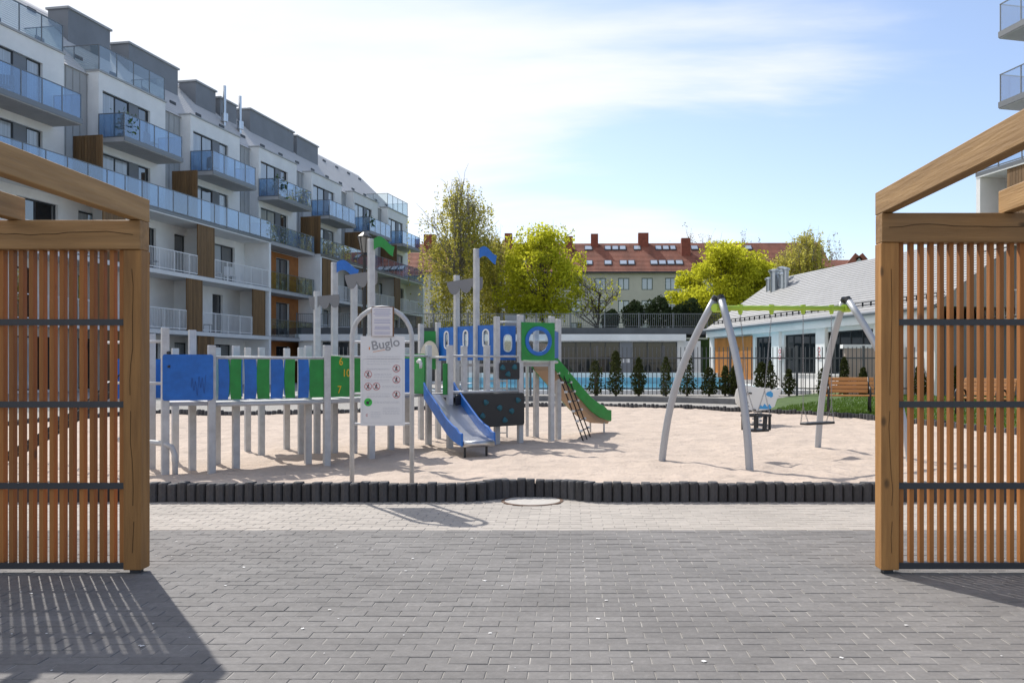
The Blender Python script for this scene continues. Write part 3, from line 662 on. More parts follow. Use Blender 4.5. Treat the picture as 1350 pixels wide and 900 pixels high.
# ---------------- pool, garden wall, fence
poolw = mat('pool_liner', (.62,.66,.68), .4); 
PB = empty('swimming_pool', (0, 33.6, 0)); tag(PB, 'raised swimming pool with white rim and blue water behind the fence', 'pool')
b = MB(); b.box(-6, 9.5, 0, .35, .0, .52); b.box(-6, -5.6, .35, 15.6, 0, .52); b.box(9.1, 9.5, .35, 15.6, 0, .52); b.build('basin', white, PB)
wm = mat('pool_water', (.09,.36,.50), .08, var=.25, vscale=1.2, bump=.25, bscale=3, spec=.6)
MB().box(-5.6, 9.1, .35, 15.6, .1, .48).build('water', wm, PB)
MB().box(-6, 9.5, 15.6, 16, 0, .82).build('tiled_wall', mat('pool_tiles', (.25,.55,.68), .3, var=.1), PB)
MB().box(-6.2, 9.6, 16.3, 16.6, 0, 1.08).build('rear_wall', white, PB)
gw = MB().box(10.6, 17, 32.9, 33.15, .1, 2.15); g_ = gw.build('garden_wall', mat('pinkish_boards', (.5,.40,.34), .85, var=.12, vscale=3, stretch=(6,6,.3))); tag(g_, 'pinkish boundary wall with white cap beside the pool fence', 'wall')
MB().box(10.5, 17.1, 32.85, 33.2, 2.152, 2.3).build('cap', white, g_)
FN = empty('pool_fence', (0, 32, .38)); tag(FN, 'tall grey metal picket fence in front of the pool', 'fence')
fm_ = mat('fence_grey', (.10,.103,.11), .5, metal=.2)
xf = np.arange(-9.0, 16.01, 2.5)
for a in xf[:-1]:
    p = MB().box(a-.04, a+.04, -.04, .04, -.3, 1.85).build('fence_post', fm_, FN)
    b = MB(); b.box(a+.041, a+2.459, -.02, .02, 1.36, 1.41); b.box(a+.041, a+2.459, -.02, .02, .22, .27)
    for x in np.arange(a+.16, a+2.42, .16): b.box(x-.013, x+.013, -.0135, .0135, .02, 1.8)
    b.build('fence_panel', fm_, FN)
MB().box(xf[-1]-.04, xf[-1]+.04, -.04, .04, -.3, 1.85).build('fence_post', fm_, FN)
tag(MB().box(5.85, 6.15, 31.3, 31.6, .2, 1.15).build('service_box', graphite), 'dark grey service box standing at the foot of the pool fence', 'box')
# ================================================================ play structure
gpost = mat('post_light_grey', (.52,.53,.54), .5, var=.18, vscale=9)
blue = mat('panel_blue', (.011,.135,.50), .42, var=.22, vscale=7); green = mat('panel_green', (.01,.25,.04), .42, var=.22, vscale=7)
slate = mat('panel_black', (.022,.024,.028), .55); teal = mat('hold_teal', (.02,.13,.17), .5); greyp = mat('panel_grey', (.19,.19,.2), .5)
yel = mat('number_yellow', (.75,.45,.02), .5); stain = mat('slide_steel', (.5,.51,.52), .34, metal=.9); rope = mat('rope_black', (.015,.015,.017), .8)
knot = mat('knot_white', (.7,.7,.68), .6); tan_m = mat('slide_sand_reflection', (.34,.24,.16), .6); deckm = mat('deck_grey', (.40,.40,.40), .6)  # tan_m: sand mirrored in shaded bare steel, put into the base colour
e1 = Vector((.829,.559,0)); e2 = Vector((-.559,.829,0))
PS = empty('play_structure', (0, 0, 0)); tag(PS, 'ship shaped climbing frame with blue and green panels standing in the sand', 'playground')
def at(p, z): return Vector((p.x, p.y, z))
def pxz(y, p): return H+(HY-y)*p.y/F
def post(x, top, base, w=.088, cap=True):
    p = GP(x, base); zt = pxz(top, p)
    b = MB(); h = w/2
    for (z0, z1) in ((-.25, zt),):
        pts = [p+(e1*a+e2*c)*h for a, c in ((-1,-1),(1,-1),(1,1),(-1,1))]
        b.add([(q.x,q.y,z0) for q in pts]+[(q.x,q.y,z1) for q in pts], [(0,3,2,1),(4,5,6,7),(0,1,5,4),(1,2,6,5),(2,3,7,6),(3,0,4,7)])
    b.build('post', gpost, PS, bevel=.006)
    return p
A = post(217.7,432,625); B_ = post(279,455,622); post(253.5,435,617); post(231,459,608); post(200,440,616)
post(286,458,609); post(311,456,616); post(326.5,458,594); post(344.7,458,598.7); post(378,459,592); post(397,458,597); post(406,456,609.5)
Cp = post(430.8,455,611); Ma = post(418,384,597.5); Mb = post(441,346,597); Mc = post(466.7,375,595.5); D = post(489.5,315,604)
post(515.4,458,594); E0 = post(535.6,458,586); 
s0 = post(555,427,578.5); s1 = post(565,455,589); s2 = post(577.5,425,578); s3 = post(593,455,592.5)
m1 = post(602,363,581); f1 = post(611.7,456,590.5); m2 = post(628,328,584); f2 = post(641.7,455,588)
t1 = post(655,417,586); t2 = post(685.7,415,585); t3 = post(706.7,425,575.5); t4 = post(727,417,583); t5 = post(736,420.6,577); post(695,478,575, .05)
def plate(name, p, q, z0, z1, m, t=.02, off=0, r=.03, parent=PS):
    d = Vector((q.x-p.x, q.y-p.y, 0)); Lg = d.length; d.normalize(); n = Vector((d.y, -d.x, 0))
    o = Vector((p.x, p.y, 0))+n*off
    return MB().plate(rrect(0, Lg, z0, z1, r), o, d, t).build(name, m, parent), o, d, Lg, n
# blue graffiti panel
pb, o, d, Lg, n = plate('panel', at(A,0)-Vector((.03,0,0)), B_+Vector((.02,0,0)), 1.03, 1.60, blue, .018, .056)
c = MB(); pts = [o+d*(Lg*(.56+.3*i/22))+n*.0105+Vector((0,0,1.19+.09*math.sin(i*1.25)+.05*math.sin(i*.6)+.003*i)) for i in range(23)]
for i in range(22): c.bar(pts[i], pts[i+1], .004, .003, up=n)
c.build('scribble', mat('scribble_blue', (.005,.05,.22), .6), pb)
q0 = GP(200,616); plate('panel', q0-Vector((.5,.1,0)), q0+Vector((.12,.25,0)), 1.03, 1.55, blue, .018, 0)
def rail(p, q, z, r=.018, name='handrail', m=None): return MB().tube([at(p,z), at(q,z)], r, 8).build(name, m or gpost, PS, smooth=True)
rail(q0-Vector((.6,.1,0)), A, 1.76); rail(q0-Vector((.6,.1,0)), A, 1.24)
# bent hand loop near the end post
hp = [A+Vector((-.62,.1,.42)), A+Vector((-.3,.02,.40)), A+Vector((.0,-.02,.38)), A+Vector((.09,-.02,.34)), A+Vector((.13,-.02,.24)), A+Vector((.135,-.02,-.1))]
MB().tube(hp, .034, 10).build('hand_loop', gpost, PS, smooth=True)
for z in (1.62, 1.45): MB().tube([at(A,z)+Vector((.04,-.02,0)), at(A,z)+Vector((.075,-.03,0))], .018, 8).build('bolt_cap', slate, PS)
# front bridge: decks, rails, bowed boards
BW = 1.0
def deck(p, q, w, z, t=.05):
    d = (at(q,0)-at(p,0)); d.normalize(); n = Vector((-d.y, d.x, 0)); a, b2 = at(p,0), at(q,0)
    vs = [a, b2, b2+n*w, a+n*w]
    return MB().add([(v.x,v.y,z-t) for v in vs]+[(v.x,v.y,z) for v in vs], [(0,3,2,1),(4,5,6,7),(0,1,5,4),(1,2,6,5),(2,3,7,6),(3,0,4,7)]).build('deck', deckm, PS)
deck(A, B_, 1.0, 1.01); dk = deck(B_+e1*.05, Cp-e1*.05, BW, 1.0)
n0 = (at(Cp,0)-at(B_,0)).normalized(); nb = Vector((-n0.y, n0.x, 0))
rail(B_, Cp, 1.565); rail(B_+nb*BW, Cp+nb*BW, 1.565); rail(B_, Cp, .965, .025, 'deck_beam'); rail(B_+nb*BW, Cp+nb*BW, .965, .025, 'deck_beam')
def board(p, z0, z1, w, m, d, flip):
    k = 8; left = []; right = []
    for i in range(k+1):
        t = i/k; bow = .018*math.sin(math.pi*t); z = z0+(z1-z0)*t
        left.append((-w/2-(bow if flip else -bow*.3), z)); right.append((w/2+(bow if not flip else -bow*.3), z))
    return MB().plate(left[::-1]+right, p, d, .018).build('board', m, PS)
for i, (x0, x1, m) in enumerate(((287,299,blue),(303,316,green),(319.5,334,blue),(337,352,green),(354,369,blue),(374,386,green),(391,404,blue),(408,426,green))):
    xc = (x0+x1)/2; t = (xc-279)/(430.8-279); p = at(B_,0).lerp(at(Cp,0), t); w = (x1-x0)*p.y/F*1.02
    board(p, 1.03, 1.545, w, m, n0, i % 2)
for i in range(8):
    t = .05+.12*i; p = at(B_,0).lerp(at(Cp,0), t)+nb*BW; board(p, 1.03, 1.545, .13, (green, blue)[i % 2], n0, i % 2)
# number panel and the panels behind the sign
pn, o, d, Lg, n = plate('panel', Cp+e1*.04, at(D,0)-e1*.04, 1.03, 1.60, green, .018, 0, .01)
def text(body, size, loc, ax, m, parent, ext=.002, up=(0,0,1), shear=0, align='LEFT', off=0):
    cu = bpy.data.curves.new('t', 'FONT'); cu.body = body; cu.size = size; cu.extrude = ext; cu.shear = shear; cu.offset = off; cu.align_x = align
    t_ = bpy.data.objects.new('t', cu); C.objects.link(t_); bpy.context.view_layer.update()
    me = bpy.data.meshes.new_from_object(t_.evaluated_get(bpy.context.evaluated_depsgraph_get())); bpy.data.objects.remove(t_)
    ax = Vector(ax).normalized(); up = Vector(up).normalized(); nn = ax.cross(up)
    M = Matrix((ax, up, nn)).transposed().to_4x4(); M.translation = Vector(loc); me.transform(M); me.materials.clear(); me.materials.append(m)
    return link('lettering', me, parent)
for s_, a, z in (('6',.16,1.47),('10',.22,1.31),('7',.13,1.08)):
    text(s_, .15, o+d*a+n*.011+Vector((0,0,z)), d, yel, pn)
rail(Cp, D, 1.585); rail(Cp, D, .965, .025, 'deck_beam'); deck(Cp+e1*.05, D+e1*.2, 1.0, 1.0)
plate('panel', D+e1*.35+e2*.2, D+e1*.75+e2*.2, 1.03, 1.57, blue, .018)
pg1 = GP(545, 590); plate('panel', E0-e1*.05, s1-e1*.05, 1.0, 1.66, green, .02, .02)[0]
deck(D+e1*.2+e2*.25, s1+e2*.2, .9, 1.0); rail(D, s1, 1.62)
tap = s1-e1*.18; MB().tube([at(tap,1.52)+Vector((.0,-.06,0)), at(tap,1.55)+Vector((.03,-.09,0)), at(tap,1.5)+Vector((.06,-.12,0)), at(tap,1.42)+Vector((.06,-.12,0))], [.03,.035,.028,.022], 8).build('toy_tap', knot, PS, smooth=True)
# rear walkway of the ship
deck(GP(344.7,598.7)-e2*.1, GP(441,596), .8, 1.0); rail(GP(326.5,594), GP(441,594), 1.56)
for i, x in enumerate((448, 456, 500, 508, 524)):
    p = GP(x, 596); board(at(p,0), 1.03, 1.55, .16, (green, blue)[i % 2], e1, i % 2)
# masts: grey wave panels and flags
def wave(p, q, x0, y0, x1, y1, hpx):
    Y = (p.y+q.y)/2-.06; a = PX(x0, y0, Y); b2 = PX(x1, y1, Y); d = (b2-a); Lg = d.length; hh = hpx*Y/F
    top = [(0, .0), (Lg*.5, .004), (Lg, .0)]; low = []
    for i in range(25):
        t = 1-i/24; s = t*Lg; low.append((s, -hh*(.55+.45*abs(math.sin(t*3*math.pi))**.7)*(1 if .02 < t < .98 else .5)))
    return MB().plate((top+low)[::-1], a, d, .02, up=Vector((-d.z,0,d.x)) if abs(d.z) > 1e-6 else (0,0,1)).build('wave_panel', greyp, PS)
wave(Ma, Mb, 407, 392, 447, 388, 17); wave(Mc, D, 454.5, 363, 497, 357, 19); wave(m1, m2, 589, 372, 636, 365, 18)
def flag(p, x0, y0, x1, y1, m):
    Y = p.y-.05; Lg = (x1-x0)*Y/F; hh = (y1-y0)*Y/F; a = PX(x0, y0, Y); T = []; Bt = []
    for i in range(17):
        t = i/16; w_ = .16*hh*math.sin(t*5.2); T.append((t*Lg, -hh*.12+w_-.28*hh*t*t)); Bt.append((t*Lg*(.93 if i == 16 else 1), -hh*.72+w_*1.1-.22*hh*t*t+(.14*hh if i == 16 else 0)))
    return MB().plate((T+Bt[::-1])[::-1], a, (1,0,0), .02).build('flag', m, PS)
flag(Mb, 444, 343, 473, 366, blue); flag(D, 493, 312, 520, 336, green); flag(m2, 632, 325, 655, 347, blue)
# slide tower and chrome slide
deck(s1+e1*.0, s3+e2*.0, .95, 1.0); rail(s1, s3, 1.60)
plate('panel', s3-e1*.12, s3-e1*.03, 1.0, 1.5, green, .018, 0, .01)
def slide(top, bot, zt, zb, w, wallm, bedm, flare=.16, under=None):
    d = (at(bot,0)-at(top,0)); Lg = d.length; d.normalize(); n = Vector((-d.y, d.x, 0)); n_ = 14
    pr = []
    for i in range(n_+1):
        t = i/n_; s = t*Lg; e = t if t < .8 else .8+(t-.8)
        z = zb+(zt-zb)*max(0, (1-t/.80)) if t < .8 else zb
        k = .10*math.exp(-((t-.8)/.11)**2)*(zt-zb)*.7; pr.append((s, z+k-.0))
    P = lambda s, off, z: at(top,0)+d*s+n*off+Vector((0,0,z))
    b = MB(); vs = []
    for s, z in pr: vs += [P(s,-w/2,z), P(s,w/2,z), P(s,w/2,z-.025), P(s,-w/2,z-.025)]
    fs = []
    for i in range(n_): o4 = i*4; fs += [(o4+a, o4+(a+1)%4, o4+4+(a+1)%4, o4+4+a) for a in range(4)]
    fs += [(0,1,2,3), (n_*4+3,n_*4+2,n_*4+1,n_*4)]
    sl = b.add(vs, fs).build('slide', bedm, PS, smooth=False)
    lip = MB().tube([P(Lg, -w/2+.002, zb-.035), P(Lg, w/2-.002, zb-.035)], .045, 10).build('slide_lip', bedm, sl, smooth=True)
    for sg in (-1, 1):
        up = []; lo = []
        for i, (s, z) in enumerate(pr):
            t = i/n_; up.append((s, z+flare*(1 if t < .9 else .75))); lo.append((s, z-.07))
        up[0] = (-.02, pr[0][1]+flare*1.25)
        MB().plate((lo+up[::-1]), at(top,0)+n*sg*(w/2+.016), d, .03).build('slide_wall', wallm, sl, bevel=.008)
    if under:
        b = MB(); vs = []
        for s, z in pr: vs += [P(s,-w/2+.01,z-.03), P(s,w/2-.01,z-.03), P(s,w/2-.06,z-.13), P(s,-w/2+.06,z-.13)]
        b.add(vs, fs).build('slide_trough', under, sl)
    for sg in (-1, 1):
        p = P(Lg*.93, sg*w*.36, 0); MB().tube([(p.x,p.y,-.1), (p.x,p.y,zb-.03)], .018, 8).build('slide_leg', slate if not under else gpost, sl)
    return sl
tp = (s1+s3)/2; slide(at(tp,0)-e2*.02, at(tp,0)+Vector((.80,-1.42,0)), 1.0, .36, .48, blue, stain)
# climbing wall with holds
def holds(pl, o, d, Lg, n, spots, off):
    for fx, z in spots:
        c_ = o+d*(fx*Lg)+n*off+Vector((0,0,z)); a = random.random()*6
        b = MB(); r0 = [(c_+d*math.cos(a+k*2.094)*.05+Vector((0,0,math.sin(a+k*2.094)*.05))) for k in range(3)]
        ring_ = []
        for k in range(9):
            t = a+k*2*math.pi/9; rr = .058*(1-.25*abs(math.sin(1.5*(t-a)))); ring_.append((math.cos(t)*rr, math.sin(t)*rr))
        vs = [c_+d*x_+Vector((0,0,y_)) for x_, y_ in ring_]+[c_+d*x_*.6+Vector((0,0,y_*.6))+n*.045 for x_, y_ in ring_]+[c_+d*x_*.25+Vector((0,0,y_*.25))+n*.03 for x_, y_ in ring_]
        fs = [(i, (i+1)%9, 9+(i+1)%9, 9+i) for i in range(9)]+[(9+i, 9+(i+1)%9, 18+(i+1)%9, 18+i) for i in range(9)]+[tuple(range(18,27))]
        b.add(vs, fs).build('climbing_hold', teal, pl, smooth=True)
cw, o, d, Lg, n = plate('climbing_wall', s3-e1*.0+Vector((.05,.03,0)), t2+e1*.03, .45, 1.0, slate, .025, .06, .04)
holds(cw, o, d, Lg, n, ((.17,.72),(.42,.86),(.37,.64),(.62,.76),(.70,.55),(.80,.70),(.90,.88)), .013)
rail(s3, t2, 1.03, .025, 'deck_beam'); rail(s3, t2, 1.62); deck(s3, t2, .9, 1.0)
cw2, o, d, Lg, n = plate('climbing_panel', t1+Vector((.03,0,0)), t2-Vector((.03,0,0)), 1.23, 1.52, slate, .025, .05, .03)
holds(cw2, o, d, Lg, n, ((.15,1.43),(.42,1.32),(.75,1.44)), .013)
# blue ship panels with arched portholes
def porthole_panel(p, q, z0, z1, zc):
    d = (at(q,0)-at(p,0)); Lg = d.length; d.normalize(); n_ = 24; o = at(p,0); hw, hh = .062, .145
    def arch(s):
        R = []
        for i in range(n_):
            t = 2*math.pi*i/n_; cx, sz = math.cos(t), math.sin(t)
            R.append((Lg/2+cx*hw*s, zc+(hh-hw)*(1 if sz > 0 else -1)*min(1, abs(sz)*3)+sz*hw*s))
        return R
    outer = []
    for i in range(n_):
        t = 2*math.pi*i/n_; cx, sz = math.cos(t), math.sin(t); m_ = max(abs(cx), abs(sz)); outer.append((Lg/2+cx/m_*Lg/2, (z0+z1)/2+sz/m_*(z1-z0)/2))
    pl = MB().ring(outer, arch(1), o, d, .02).build('porthole_panel', blue, PS)
    nn = Vector((d.y,-d.x,0))
    MB().ring(arch(1.32), arch(.98), o+nn*.014, d, .02).build('porthole_frame', white2, pl)
    MB().plate(arch(1.0), o-nn*.004, d, .006).build('porthole_pane', cglass, pl)
u2, uA, uB, u1 = at(s2,0), at(m1,0), at(m2,0), at(t1,0)
for p, q in ((u2,uA),(uA,uB),(uB,u1)):
    dd = (q-p).normalized()*.03; porthole_panel(p+dd, q-dd, 1.56, 2.16, 1.93)
deck(u1, t4, 1.0, 1.5); deck(u2+e1*.3, u1, .9, 1.5)
pq = GP(659,578); porthole_panel(at(pq,0), at(pq,0)+Vector((.29,.02,0)), 1.57, 2.2, 1.88); rail(pq-Vector((.05,0,0)), pq+Vector((.36,.02,0)), 2.27)
plate('panel', s0, s2, 1.4, 2.1, green, .018); MB().plate([(math.cos(t)*.17, math.sin(t)*.3) for t in np.linspace(0, math.pi, 12)], at((s0+s2)/2,1.62)+Vector((.02,-.1,0)), (1,0,0), .04).build('arch_cover', mat('cream_plastic', (.62,.58,.48), .5), PS)
# green panel with round window
d = (at(t4,0)-at(t2,0)); Lg = d.length; d.normalize(); nn = Vector((d.y,-d.x,0)); n_ = 32; z0, z1 = 1.555, 2.21; zc = 1.89
o = at(t2,0)+nn*.055-d*.0; Lg += .03
outer = []
for i in range(n_):
    t = 2*math.pi*i/n_; cx, sz = math.cos(t), math.sin(t); m_ = max(abs(cx), abs(sz)); outer.append((Lg/2+cx/m_*Lg/2, (z0+z1)/2+sz/m_*(z1-z0)/2))
gp = MB().ring(outer, circ(Lg/2, zc, .20, n=n_), o, d, .02).build('window_panel', green, PS)
MB().ring(circ(Lg/2, zc, .255, n=n_), circ(Lg/2, zc, .19, n=n_), o+nn*.016, d, .022).build('porthole_frame', blue, gp)
b = MB(); k = 6; vs = [o+d*(Lg/2)+nn*.11+Vector((0,0,zc))]; fs = []
for j in range(1, k+1):
    a = math.pi/2*j/k
    for i in range(20):
        t = 2*math.pi*i/20; rr = .19*math.sin(a); vs.append(o+d*(Lg/2+rr*math.cos(t))+Vector((0,0,zc+rr*math.sin(t)))+nn*(.02+.09*math.cos(a)))
for i in range(20): fs.append((0, 1+i, 1+(i+1)%20))
for j in range(k-1):
    for i in range(20): fs.append((1+j*20+i, 1+(j+1)*20+i, 1+(j+1)*20+(i+1)%20, 1+j*20+(i+1)%20))
b.add(vs, fs).build('bubble_window', glass('bubble', (.8,.88,.95), .12), gp, smooth=True)
rail(t2, t4, 1.53, .028, 'deck_beam'); rail(t4, t5, 1.53, .028, 'deck_beam'); rail(t4, t5, 2.1)
plate('panel', t4+Vector((.03,.2,0)), t5, 1.6, 2.1, blue, .018)
# ladder seen through the frame
b = MB(); lp = GP(648, 582)+Vector((0,1.0,0))
for s in (-.2,.2): b.tube([at(lp,-.1)+Vector((s,0,0)), at(lp,1.5)+Vector((s,0,0))], .018, 6)
for z in np.arange(.2, 1.5, .14): b.tube([at(lp,z)+Vector((-.2,0,0)), at(lp,z)+Vector((.2,0,0))], .014, 6)
b.build('rung_ladder', gpost, PS)
# green slide at the bow
slide(Vector((-.52,15.75,0)), Vector((.62,17.35,0)), 1.5, .42, .46, green, tan_m, .2, under=tan_m)
# rope ladder at the bow
b = MB(); kn = MB()
ta, tb_ = at(t5,1.5)+Vector((-.06,-.08,0)), at(t5,1.5)+Vector((.1,.05,0)); ga, gb = GP(771,581), GP(780,575)
for a, g in ((ta, ga), (tb_, gb), ((ta+tb_)/2, (ga+gb)/2)): b.tube([a, Vector(g)-Vector((0,0,.08))], .012, 6)
for i in range(1, 8):
    t = i/8; p = ta.lerp(ga, t); q = tb_.lerp(gb, t); b.tube([p, q], .01, 6)
    for v in (p, q): kn.tube([v-Vector((.03,0,0)), v+Vector((.03,0,0))], .024, 6)
rl = b.build('rope_ladder', rope, PS); kn.build('knots', knot, rl)
# climbing net at the other end of the frame
b = MB(); T0, T1 = q0+Vector((-.15,-.15,0)), q0+Vector((-.5,1.0,0)); G0, G1 = q0+Vector((-2.2,-.5,-.1)), q0+Vector((-2.6,.9,-.1))
grid = lambda u, v: at(T0,1.5).lerp(at(T1,1.5), v).lerp(at(G0,.05).lerp(at(G1,.05), v), u)+Vector((0,0,-.12*math.sin(math.pi*u)))
for i in range(8): b.tube([grid(k/8, i/7) for k in range(9)], .011, 5)
for j in range(1, 9): b.tube([grid(j/9, k/7) for k in range(8)], .011, 5)
b.build('climbing_net', rope, PS)

# ================================================================ rules sign
SG = empty('information_sign', (0, 0, 0)); tag(SG, 'playground rules board in a light grey tubular arch at the sand edge', 'sign')
pl_, pr_ = Vector(((464-CX)*9.38/F, 9.38, 0)), Vector(((543-CX)*9.38/F, 9.38, 0)); cxs = (pl_+pr_)/2; hw = (pr_-pl_).length/2
pts = [(pl_.x, 9.38, -.05), (pl_.x, 9.38, 1.72)]+[(cxs.x-hw*math.cos(a), 9.38, 1.76+.335*math.sin(a)) for a in np.linspace(.12, math.pi-.12, 13)]+[(pr_.x, 9.38, 1.72), (pr_.x, 9.38, -.05)]
MB().tube(pts, .026, 12).build('arch_frame', gpost, SG, smooth=True)
for z in (1.72, 1.15, .82): MB().tube([(pl_.x,9.38,z),(pr_.x,9.38,z)], .014, 8).build('cross_bar', gpost, SG)
bx0, bx1 = (475-CX)*9.34/F, (533.5-CX)*9.34/F; bz0, bz1 = H+(HY-561)*9.34/F, H+(HY-443)*9.34/F; yb = 9.345
bd = MB().box(bx0, bx1, yb, yb+.006, bz0, bz1).build('board', mat('sign_white', (.74,.75,.77), .35), SG, bevel=.0015)
ink = mat('print_grey', (.3,.31,.33), .6); lite = mat('print_pale', (.55,.57,.62), .6); redp = mat('print_red', (.5,.04,.05), .6); grn = mat('print_green', (.05,.5,.08), .6); blk = mat('print_black', (.04,.04,.05), .6)
bp = lambda x, y: (bx0+(x-32)/(335-32)*(bx1-bx0), bz1-(y-228)/(848-228)*(bz1-bz0))   # board coordinates from the enlarged print
zy = yb-.0016
lx, lz = bp(110, 325); text('Buglo', .14, (lx, zy, lz), (1,0,.16), ink, bd, .0008, up=(-.16,0,1), off=.0015)
c = MB(); u = bp(118, 337); v = bp(200, 322); c.bar((u[0],zy,u[1]), (v[0],zy,v[1]), .001, .005)
lx, lz = bp(90, 322); c.box(lx, lx+.012, zy-.0005, zy+.0005, lz, lz+.03); c.build('print', mat('print_orange', (.7,.25,.05), .6), bd)
c = MB(); random.seed(3)
def line(c, x0, x1, y, h=3.2):
    x = x0
    while x < x1:
        w = random.uniform(8, 26); e = min(x+w, x1); a = bp(x, y); b2 = bp(e, y+h); c.box(a[0], b2[0], zy-.0004, zy+.0004, b2[1], a[1]); x = e+random.uniform(3, 6)
for y in (368, 385, 402): line(c, 75, 300, y)
for x0, x1, ys_ in ((75,235,(420,452,458)),(125,245,(488,497,510)),(60,235,(530,541)),(180,305,(572,581)),(75,235,(625,640,648)),(125,300,(680,688)),(185,300,(722,732,744,756,765)),(105,170,(752,765,778,790))):
    for y in ys_: line(c, x0, x1, y, 2.4)
c.build('print', lite, bd)
c = MB(); a = bp(48, 385); b2 = bp(322, 828)
c.ring(rrect(a[0], b2[0], b2[1], a[1], .02), rrect(a[0]+.002, b2[0]-.002, b2[1]+.002, a[1]-.002, .019), (0,zy,0), (1,0,0), .0008); c.build('print', lite, bd)
rg = MB(); fg = MB()
for x, y in ((278,452),(278,530),(278,632),(85,492),(85,576),(141,576)):
    q = bp(x, y); rg.ring(circ(q[0],q[1],.041,n=24), circ(q[0],q[1],.0365,n=24), (0,zy-.0006,0), (1,0,0), .0008); rg.bar((q[0]-.028,zy-.0006,q[1]+.028),(q[0]+.028,zy-.0006,q[1]-.028), .0008, .005)
    fg.plate(circ(q[0]+.003,q[1]+.019,.008,n=10), (0,zy,0), (1,0,0), .0008); fg.bar((q[0],zy,q[1]+.012),(q[0]-.006,zy,q[1]-.006), .0008, .011)
    for dx in (-.018,.01): fg.bar((q[0]-.005,zy,q[1]-.005),(q[0]+dx,zy,q[1]-.028), .0008, .007)
    fg.bar((q[0]-.012,zy,q[1]+.003),(q[0]+.011,zy,q[1]+.006), .0008, .003)
q = bp(78, 775); rg.ring(circ(q[0],q[1],.014,n=16)[3:14], circ(q[0],q[1],.010,n=16)[3:14], (0,zy-.0006,0), (1,0,0), .0008)
fg.build('pictogram', blk, bd); rg.build('prohibition_ring', redp, bd)
q = bp(85, 685); MB().plate(circ(q[0],q[1],.044,n=24), (0,zy,0), (1,0,0), .0008).build('green_disc', grn, bd)
c = MB(); c.box(q[0]-.02,q[0]+.01,zy-.0016,zy-.0008,q[1]-.022,q[1]+.01); c.box(q[0]+.014,q[0]+.024,zy-.0016,zy-.0008,q[1]+.006,q[1]+.026); c.build('pictogram', blk, bd)
nb0, nb1 = (490.5-CX)*9.33/F, (517.5-CX)*9.33/F; nz0, nz1 = H+(HY-443.5)*9.33/F+.004, H+(HY-405)*9.33/F
nbk = MB().box(nb0-.006, nb1+.012, 9.332, 9.352, nz0-.002, nz1+.008).build('notice_backing', mat('brown_ply', (.2,.1,.05), .8), SG)
MB().box(nb0, nb1, 9.328, 9.331, nz0, nz1).build('notice_paper', mat('paper', (.72,.70,.72), .7), nbk)
c = MB()
for i, f in enumerate((.08,.16,.22,.28,.42,.48,.54,.66,.71,.76,.86,.91)):
    z = nz1-(nz1-nz0)*f; k = random.uniform(.1,.25); c.box(nb0+(nb1-nb0)*k*.6, nb1-(nb1-nb0)*k*.6, 9.3268, 9.3278, z-.004, z)
c.build('print', mat('print_blue', (.16,.2,.45), .6), nbk)['kind'] = 'stuff'

# ================================================================ swing
lime = mat('lime_steel', (.38,.55,.05), .45); alu = mat('swing_leg_grey', (.40,.42,.45), .42, metal=.25); chainm = mat('chain', (.3,.3,.31), .4, metal=.7)
SW = empty('swing_frame', (2.0, 11.7, SAND)); tag(SW, 'swing frame with curved grey legs and lime green crossbar in the sand', 'swing'); 
iv = SW.matrix_basis.inverted() if False else Matrix.Translation((-2.0,-11.7,-SAND))
aL, aR = Vector((2.02,11.68,2.36)), Vector((4.27,13.2,2.46)); bd_ = (aR-aL).normalized()
def leg(apex, foot, shift):
    top = apex+shift; pts = []
    foot = Vector((foot.x, foot.y, -.15))
    for i in range(13):
        t = i/12; p = top.lerp(foot, t); v = (foot-top); v.z = 0
        p = p+v*(.26*math.sin(math.pi*t)*(1-.25*t)); pts.append(iv@p)
    o = MB().tube(pts, .052, 14).build('leg', alu, SW, smooth=True)
    MB().tube([pts[0]+(pts[0]-pts[1]).normalized()*.001, pts[0]+(pts[0]-pts[1]).normalized()*.06], [.056,.05], 12).build('end_cap', slate, o)
fl = [GP(870,606), GP(990,619), GP(1077,588), GP(1203,606)]
leg(aL, fl[0], (fl[0]-fl[1]).normalized()*.06*Vector((1,1,0)).length/1.414); leg(aL, fl[1], (fl[1]-fl[0]).normalized()*.06)
leg(aR, fl[2], (fl[2]-fl[3]).normalized()*.06); leg(aR, fl[3], (fl[3]-fl[2]).normalized()*.06)
zb = -.11
cb = MB().tube([iv@(aL-bd_*.05+Vector((0,0,zb))), iv@(aR+bd_*.05+Vector((0,0,zb)))], .036, 14).build('crossbar', lime, SW, smooth=True)
for e in (aL, aR): MB().tube([iv@(e-bd_*.07+Vector((0,0,zb))), iv@(e+bd_*.07+Vector((0,0,zb)))], .06, 10).build('bracket', lime, SW)
hang = []
for px in (976, 1017, 1059, 1096):
    best = min((abs(CX+F*(aL.x+(aR.x-aL.x)*t)/(aL.y+(aR.y-aL.y)*t)-px), t) for t in np.linspace(0,1,400))[1]
    h_ = aL.lerp(aR, best)+Vector((0,0,zb)); hang.append(h_)
    MB().tube([iv@(h_+Vector((0,0,.05))), iv@(h_+Vector((0,0,-.05))), iv@(h_+Vector((0,0,-.09)))], [.038,.034,.022], 10).build('bracket', lime, SW)
